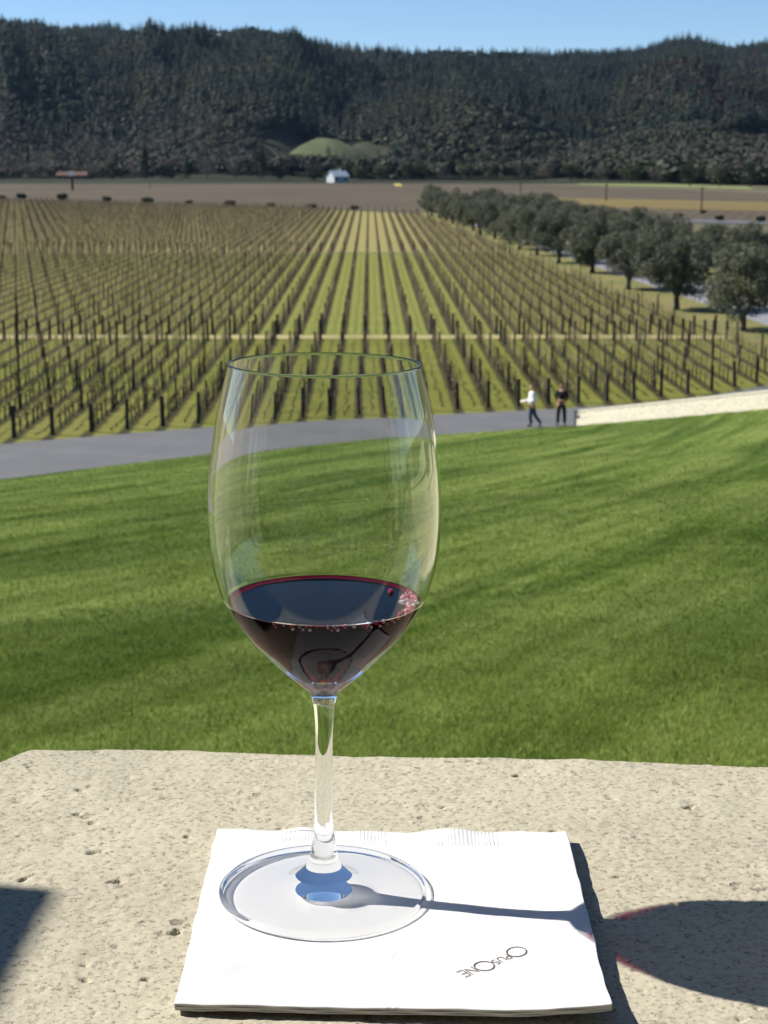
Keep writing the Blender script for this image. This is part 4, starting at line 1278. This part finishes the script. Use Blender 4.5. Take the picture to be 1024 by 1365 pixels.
# poles
M_pole = simple('pole_wood', (0.035, 0.028, 0.022), rough=0.9)
def pole(px, pyb, pyt, rad, label, cross=True):
    q = on_plane(px, pyb, VALLEY); h = (pyb - pyt) / F * q[1] * 1.02
    t = empty('utility_pole', (q[0], q[1], VALLEY)); tag(t, label, 'pole')
    b = MB(); b.tube([(0, 0, -0.1), (0, 0, h)], [rad, rad * 0.75], 8); b.build('shaft', M_pole, t)
    if cross:
        b = MB(); b.box((0, -rad, h * 0.93), (h * 0.18, 0.1, 0.12)); b.build('crossarm', M_pole, t)
pole(935, 284, 251, 0.17, 'dark wooden pole in the ochre field on the right')
pole(808, 267, 246, 0.20, 'thin wooden pole left of the taller pole in the ochre field')
pole(694, 262, 244, 0.18, 'thin wooden pole behind the olive crowns')
pole(200, 251, 243, 0.16, 'small pole in the brown field between two shrubs', False)
# brown pole with a white square sign in the brown field
q = on_plane(97, 254, VALLEY); t = empty('field_sign', (q[0], q[1], VALLEY)); tag(t, 'brown post with a small white plate in the brown field', 'sign post')
M_rust = simple('rust_paint', (0.10, 0.035, 0.022), rough=0.8); M_wplate = simple('white_plate', (0.8, 0.8, 0.78), rough=0.5)
k = q[1] / F
b = MB(); b.box((0, 0, 9.5 * k), (3.0 * k, 0.3, 19 * k)); b.build('post', M_rust, t)
b = MB(); b.box((-1 * k, -0.25, 22 * k), (5.5 * k, 0.12, 6.5 * k)); b.build('plate', M_wplate, t)

# houses at the foot of the hills
M_redroof = simple('clay_roof', (0.125, 0.075, 0.056), (0.10, 0.06, 0.046), 0.4, 0.9)
M_cream = simple('pale_render', (0.55, 0.50, 0.42), (0.50, 0.45, 0.38), 0.4, 0.9)
M_brick = simple('brown_render', (0.16, 0.085, 0.06), (0.12, 0.07, 0.05), 0.4, 0.9)
M_whiteh = simple('white_boards', (0.38, 0.40, 0.42), (0.33, 0.36, 0.39), 0.4, 0.8)
M_blueroof = simple('blue_grey_roof', (0.28, 0.34, 0.40), (0.23, 0.28, 0.34), 0.4, 0.6)
M_win = simple('window_glass', (0.02, 0.025, 0.03), rough=0.1, spec=0.6)
def house(name, x, y, z, L, W, H, RH, mw, mr, label, rz=0.0, nwin=4):
    t = empty(name, (x, y, z), rz); tag(t, label, 'house')
    b = MB(); b.box((0, 0, H / 2), (L, W, H))
    b.add([(-L / 2, -W / 2, H), (-L / 2, W / 2, H), (-L / 2, 0, H + RH)], [(0, 2, 1)]); b.add([(L / 2, -W / 2, H), (L / 2, W / 2, H), (L / 2, 0, H + RH)], [(0, 1, 2)])
    b.build('wall', mw, t)
    o_ = 0.5
    b = MB()
    for s in (-1, 1):
        b.add([(-L / 2 - o_, s * (W / 2 + o_), H - 0.25), (L / 2 + o_, s * (W / 2 + o_), H - 0.25), (L / 2 + o_, 0, H + RH + .05), (-L / 2 - o_, 0, H + RH + .05),
               (-L / 2 - o_, s * (W / 2 + o_), H - 0.05), (L / 2 + o_, s * (W / 2 + o_), H - 0.05), (L / 2 + o_, 0, H + RH + .28), (-L / 2 - o_, 0, H + RH + .28)],
              [(0, 1, 2, 3), (7, 6, 5, 4), (0, 4, 5, 1), (1, 5, 6, 2), (3, 7, 4, 0)])
    rf = b.build('roof', mr, t)
    b = MB(); b.box((L * 0.25, 0.6, H + RH + 0.2), (0.8, 0.8, 1.6)); b.build('chimney', mw, rf)
    for i in range(nwin):
        xx = -L / 2 + L * (i + 0.5) / nwin
        b = MB()
        if i == nwin // 2: b.box((xx, -W / 2 - 0.04, 1.05), (1.1, 0.1, 2.1)); b.build('door', mr, t)
        else: b.box((xx, -W / 2 - 0.04, 1.6), (1.3, 0.1, 1.3)); b.build('window', M_win, t)
q = on_plane(97, 241, VALLEY); house('farmhouse', q[0], q[1], VALLEY, 15, 8, 2.8, 1.6, M_brick, M_redroof, 'long low brown house with a clay roof at the foot of the hills', 0.05, 5)
q = on_plane(450, 243.5, VALLEY); house('white_house', q[0], q[1], VALLEY, 7.5, 8, 3.0, 2.4, M_whiteh, M_blueroof, 'small white house with a blue grey roof below the green knoll', 0.5, 3)

# ================================================================== HILLS AND WOODS
SKY = [(-200, 34), (0, 37), (60, 36), (110, 43), (165, 44), (195, 50), (235, 53), (270, 46), (300, 48), (345, 43), (375, 48), (400, 60), (450, 70), (500, 72), (540, 76), (600, 70), (650, 76),
       (720, 80), (780, 76), (830, 70), (870, 59), (905, 56), (950, 64), (1024, 57), (1250, 62)]
SPUR = [(-200, 214), (300, 214), (520, 226), (600, 236), (660, 228), (712, 215), (760, 204), (800, 196), (850, 184), (930, 176), (1024, 168), (1250, 160)]
def pxa(x, y): return 512 + F * (x / y) * 0.985
def hz(py, d): return CAMZ + ((212.7 - py) / F) * d * 0.99
def terrain(x, y):
    px = pxa(x, y)
    Rd = 2550 + 160 * np.sin(px * 0.008) + 120 * vnoise(px * 0.004, px * 0, 150)
    top = hz(interp(px, SKY) + 7, Rd)
    y0 = 1130.0
    t = np.clip((y - y0) / (Rd - y0), 0, 1)
    g = fbm(x * 0.0032 + 3, y * 0.0026, 4, 160)
    s = t ** 1.15
    z = VALLEY + (top - VALLEY) * s + 34 * g * np.sin(np.pi * t) * (0.4 + t) + 22 * fbm(px * 0.011, y * 0.0011, 3, 165) * np.sin(np.pi * t)
    for c0, sl_, wd_, am in ((60, 120, 70, 26), (255, -90, 60, 24), (405, 130, 55, 50), (560, -110, 80, 66), (720, 90, 60, 60), (860, -70, 75, 60), (1010, 120, 65, 40)):
        z = z + am * np.exp(-((px - c0 - sl_ * (t - 0.5)) / (wd_ * (1.25 - 0.5 * t))) ** 2) * 0.62 * np.sin(np.pi * np.clip(t * 1.25, 0, 1)) ** 0.8
    z = np.where(y > Rd, top - (y - Rd) * 0.28, z)
    sc = hz(interp(px, SPUR) + 6, 1120.0)
    sp = VALLEY + (sc - VALLEY) * np.exp(-((y - 1120) / np.where(y < 1120, 210.0, 330.0)) ** 2) + 3.0 * fbm(x * 0.012, y * 0.012, 3, 170) * np.clip((y - 800) / 200, 0, 1) - 1.0
    z = np.maximum(z, sp)
    lo = np.clip((y - 640) / 120, 0, 1)
    return np.where(y < 760, VALLEY - 0.6 + np.minimum(z - VALLEY, 0.55) * lo, z)
pxs = np.linspace(-1700, 2700, 620)
ds = np.concatenate([np.linspace(640, 1400, 60), np.linspace(1415, 3000, 90), np.linspace(3050, 3800, 10)])
PX, DS = np.meshgrid(pxs, ds)
HX = (PX - 512) / (F * 0.985) * DS
HZ = terrain(HX, DS)
ii = np.arange(PX.size).reshape(PX.shape)
QH = np.stack([ii[:-1, :-1], ii[:-1, 1:], ii[1:, 1:], ii[1:, :-1]], -1).reshape(-1, 4)
t = NT('hill_scrub')
n1 = t.noise(0.006, 5, 0.6); n2 = t.noise(0.06, 4, 0.7)
c = t.ramp(n1, [(0.42, (0.014, 0.020, 0.012)), (0.60, (0.032, 0.038, 0.020)), (0.72, (0.06, 0.062, 0.034))])
c = t.mix(t.math('MULTIPLY', n2, 0.6), c, (0.045, 0.040, 0.026))
t.base(c); t.rough(0.95, 0.1)
tag(obj('hills', np.stack([HX.ravel(), DS.ravel(), HZ.ravel()], 1), QH, t.m, smooth=True), 'forested ridge closing the valley', 'hills', kind='structure')
# green knoll
kx, ky = height_at(437, 212, 1230)[0], 1230.0
th = np.linspace(0, 2 * np.pi, 49)[:-1]; rr = np.linspace(0, 1, 16)
TT, RR = np.meshgrid(th, rr)
KX = kx + 52 * RR * np.cos(TT); KY = ky + 110 * RR * np.sin(TT)
KZ = VALLEY - 1 + (hz(187, 1230) - VALLEY + 1) * np.cos(RR * np.pi / 2) ** 1.2 + 3.0 * fbm(KX * .035, KY * .02, 3, 180) * (1 - RR)
ii = np.arange(TT.size).reshape(TT.shape)
QK = np.stack([ii[:-1], np.roll(ii[:-1], -1, 1), np.roll(ii[1:], -1, 1), ii[1:]], -1).reshape(-1, 4)[:, ::-1]
M_knoll = simple('knoll_grass', (0.034, 0.052, 0.018), (0.072, 0.088, 0.030), 0.09, 0.9, 0.4, 1.0)
tag(obj('knoll', np.stack([KX.ravel(), KY.ravel(), KZ.ravel()], 1), QK, M_knoll, smooth=True), 'round green grassy knoll at the foot of the ridge', 'hill', kind='structure')
def in_knoll(x, y): return ((x - kx) / 50) ** 2 + ((y - ky) / 105) ** 2 < 1
def before_knoll(x, y): return (np.abs(pxa(x, y) - 437) < 62) & (y > 1085) & (y < 1225)

# single trees along the foot of the hills
rt = random.Random(44)
specs = [('fir', 192, 241, 46, 0.95, 'tall dark pointed conifer standing above the bare trees'),
         ('fir', 248, 241, 33, 0.85, 'narrow dark conifer right of the tallest conifer'),
         ('dark', 150, 241, 26, 1.25, 'broad dark evergreen right of the long brown house'),
         ('dark', 222, 241, 24, 1.3, 'dark evergreen between the two pointed conifers'),
         ('dark', 346, 241, 46, 0.62, 'tall dark column of evergreen left of the white house'),
         ('dark', 418, 243, 26, 1.2, 'dark rounded evergreen beside the white house'),
         ('dark', 372, 241, 22, 1.2, 'low dark evergreen between the column and the white house'),
         ('bare', 20, 241, 42, 1.1, 'bare grey tree at the far left of the valley edge'),
         ('bare', 52, 241, 38, 1.1, 'bare grey tree left of the long brown house'),
         ('bare', 120, 241, 36, 1.1, 'bare grey tree behind the right end of the brown house'),
         ('bare', 178, 241, 28, 1.1, 'bare grey tree left of the tallest conifer'),
         ('bare', 275, 241, 38, 1.2, 'wide bare grey tree right of the narrow conifer'),
         ('bare', 312, 241, 36, 1.2, 'bare grey tree left of the dark evergreen column'),
         ('oak', 482, 243, 22, 1.3, 'olive green tree right of the white house'),
         ('oak', 510, 243, 26, 1.2, 'olive green tree between the white house and the mustard patch'),
         ('oak', 548, 242, 28, 1.2, 'olive green tree left of the pale gravel yard'),
         ('bare', 590, 241, 24, 1.3, 'bare tree behind the left end of the gravel yard'),
         ('oak', 622, 241, 24, 1.3, 'olive green tree behind the middle of the gravel yard'),
         ('oak', 655, 240.5, 26, 1.3, 'olive green tree behind the right end of the gravel yard'),
         ('dark', 700, 243, 28, 1.1, 'dark tree at the right end of the gravel yard'),
         ('bare', 728, 244, 34, 1.1, 'bare tree left of the bright green strip'),
         ('oak', 762, 243, 28, 1.25, 'olive green tree at the left end of the bright green strip'),
         ('bare', 800, 244, 30, 1.3, 'wide bare tree behind the bright green strip'),
         ('oak', 842, 245, 28, 1.3, 'olive green tree behind the middle of the green strip'),
         ('bare', 880, 246, 30, 1.3, 'bare reddish tree behind the right half of the green strip'),
         ('dark', 922, 248, 32, 1.2, 'dark oak at the right end of the green strip'),
         ('oak', 962, 249, 32, 1.2, 'olive green oak left of the rightmost woods'),
         ('dark', 1003, 250, 34, 1.2, 'dark oak at the right edge of the valley woods')]
for kind, px, py, hpx, wf, lb in specs:
    q = on_plane(px, py, VALLEY)
    h = hpx / F * q[1]
    far_tree({'fir': 'conifer', 'dark': 'evergreen_oak', 'bare': 'bare_tree', 'oak': 'oak_tree'}[kind], kind, q[0], q[1] + 4, VALLEY - 0.3, h, wf, lb, 'trees along the foot of the hills')

# woods: far masses, each kind one object
def unit_tree(kind, seed):
    r = np.random.default_rng(seed)
    if kind == 'fir':
        n = 30
        h = (np.arange(n) + r.random(n)) / n
        z = 0.08 + 0.92 * h
        rad = 0.24 * (1 - h) ** 0.85 * r.uniform(0.6, 1.15, n) + 0.008
        a = np.arange(n) * 2.399 + r.random(n)
        P = np.stack([rad * np.cos(a) * .6, rad * np.sin(a) * .6, z], 1)
        u = np.stack([np.cos(a), np.sin(a), -0.75 + 0 * a], 1); v = np.stack([-np.sin(a), np.cos(a), 0.2 * r.normal(size=n)], 1)
        s = (0.030 + 0.115 * (1 - h) * r.uniform(0.7, 1.2, n))[:, None]
        V = np.stack([P - u * s * .7, P + v * s * .75, P + u * s, P - v * s * .75], 1).reshape(-1, 3)
    else:
        n = 64
        d = r.normal(size=(n, 3)); d /= np.linalg.norm(d, axis=1)[:, None]
        d[:, 2] = np.abs(d[:, 2]) * 0.9 - 0.12
        P = d * np.array([0.42, 0.42, 0.5]) * r.uniform(0.55, 1.0, n)[:, None] + np.array([0, 0, 0.42])
        nn = d + r.normal(size=(n, 3)) * 0.45
        u = np.cross(nn, r.normal(size=(n, 3))); u /= np.linalg.norm(u, axis=1)[:, None]
        v = np.cross(nn, u); v /= np.linalg.norm(v, axis=1)[:, None]
        s = (0.105 * r.uniform(0.6, 1.25, n))[:, None]
        if kind == 'bare': s *= 0.8
        V = np.stack([P - u * s, P + v * s * (.35 if kind == 'bare' else .8), P + u * s, P - v * s * (.35 if kind == 'bare' else .8)], 1).reshape(-1, 3)
    return V.astype(np.float32), np.arange(len(V)).reshape(-1, 4)
rw = np.random.default_rng(77)
N = 76000
dd = np.sqrt(rw.random(N) * (2760 ** 2 - 905 ** 2) + 905 ** 2)
pp_ = rw.uniform(-330, 1355, N)
X = (pp_ - 512) / (F * 0.985) * dd; Y = dd
# nearer woods on the right side
N2 = 3500
d2 = rw.uniform(700, 960, N2); p2_ = rw.uniform(690, 1355, N2); 
lim = interp(p2_, [(690, 900), (800, 800), (1000, 690), (1355, 670)])
ok = d2 > lim + 12
X = np.concatenate([X, ((p2_ - 512) / (F * 0.985) * d2)[ok]]); Y = np.concatenate([Y, d2[ok]])
PXX = pxa(X, Y); ZZ = terrain(X, Y)
elev_py = 212.7 - (ZZ - CAMZ) / Y * F / 0.99
spur_d = interp(PXX, SPUR)
mainslope = (Y > 1290) & (elev_py < np.minimum(spur_d + 4, 196))
dens = fbm(X * 0.006, Y * 0.005, 4, 190)
red = (PXX > 835 + 40 * vnoise(Y * .01, X * .01, 3)) & (elev_py < 165 - (1024 - PXX) * 0.12)
u_ = rw.random(len(X))
near_low = ~mainslope
noK = ~in_knoll(X, Y) & ~before_knoll(X, Y)
kind = np.where(mainslope, 'fir', 'oak').astype(object)
kind[mainslope & (u_ < np.clip(0.10 + 0.55 * (dens > 0.22), 0, 1))] = 'oak'
kind[near_low & (PXX < 430) & (u_ < 0.55)] = 'bare'
kind[near_low & (PXX >= 430) & (u_ < 0.16)] = 'bare'
kind[near_low & (PXX < 560) & (u_ > 0.93)] = 'fir'
kind[red & (u_ < 0.72)] = 'scrub'
keepm = noK & (dens < 0.9) & ~((PXX > 930) & (PXX < 1060) & (np.abs(elev_py - 184) < 7) & (Y < 1500))
keepm &= ~(mainslope & (rw.random(len(X)) < 0.10))
hs_ = {'fir': (9, 18), 'oak': (6, 12), 'bare': (9, 15), 'scrub': (4, 8)}
M_fir2 = leafy('hill_conifer_needles', (0.007, 0.016, 0.014), (0.022, 0.037, 0.027), 0.045, 0.05, 0.7, 0.0, (0.008, (0.036, 0.046, 0.024)))
M_oak2 = leafy('hill_oak_leaf', (0.014, 0.024, 0.011), (0.040, 0.050, 0.022), 0.055, 0.1, 0.7, 0.0)
M_bare2 = leafy('hill_bare_twigs', (0.044, 0.042, 0.034), (0.076, 0.070, 0.056), 0.055, 0.1, 0.9, 0.0)
M_scr = leafy('hill_red_scrub', (0.030, 0.020, 0.020), (0.066, 0.042, 0.038), 0.04, 0.1, 0.9, 0.0)
for kd, nm, m, lb in (('fir', 'conifer_forest', M_fir2, 'dark conifer forest covering the ridge'), ('oak', 'oak_woodland', M_oak2, 'olive green oak woodland on the lower slopes'),
                      ('bare', 'bare_woodland', M_bare2, 'bare grey woodland at the foot of the hills'), ('scrub', 'scrub', M_scr, 'reddish brown scrub on the upper right of the ridge')):
    sel = np.where(keepm & (kind == kd))[0]
    Vs, Fs, n0 = [], [], 0
    for s in range(5):
        ix = sel[s::5]
        if not len(ix): continue
        uv_, uf_ = unit_tree('fir' if kd == 'fir' else ('bare' if kd == 'bare' else 'oak'), 300 + s)
        lo, hi = hs_[kd]
        h = lo + (hi - lo) * rw.random(len(ix)) ** 1.4
        h = h * (1 + 0.25 * fbm(X[ix] * .01, Y[ix] * .01, 2, 200))
        wd = h * (rw.uniform(0.95, 1.45, len(ix)) if kd == 'fir' else rw.uniform(0.95, 1.5, len(ix)))
        V, Fq = merged('x', uv_, uf_, np.stack([X[ix], Y[ix], ZZ[ix] - 0.4], 1), np.stack([wd, wd, h], 1), rw.uniform(0, 6.28, len(ix)), None)
        Vs.append(V); Fs.append(Fq + n0); n0 += len(V)
    tag(obj(nm, np.vstack(Vs), np.vstack(Fs), m), lb, 'woods', kind='stuff')
    print(nm, len(sel))
# pale house on the ridge
for px, py, L, lb in ((275, 50, 9.0, 'small pale house on the skyline of the ridge, left of a second one'), (288, 47, 12.0, 'wider pale house on the skyline of the ridge')):
    x, z = height_at(px, py, 2380)
    zz = float(terrain(np.array([x]), np.array([2380.0]))[0])
    house('hill_house', x, 2380, max(zz - 1, z - 5), L, 7, 5.0, 1.6, M_cream, M_cream, lb, 0.1, 3)

# ================================================================== AIR
HAZE_DENS = 0.000016
if HAZE_DENS > 0:
    b = MB(); b.box((0, 1900, 160), (7600, 4600, 346))
    th_ = NT('valley_haze'); th_.t.nodes.remove(th_.b)
    pv = th_.n('ShaderNodeVolumePrincipled')
    pv.inputs['Color'].default_value = (0.38, 0.64, 1.0, 1); pv.inputs['Density'].default_value = HAZE_DENS
    pv.inputs['Anisotropy'].default_value = 0.2
    th_.l(pv.outputs[0], th_.out.inputs['Volume'])
    o = b.build('haze', th_.m)
    tag(o, 'thin blue haze filling the valley', 'haze', kind='stuff')
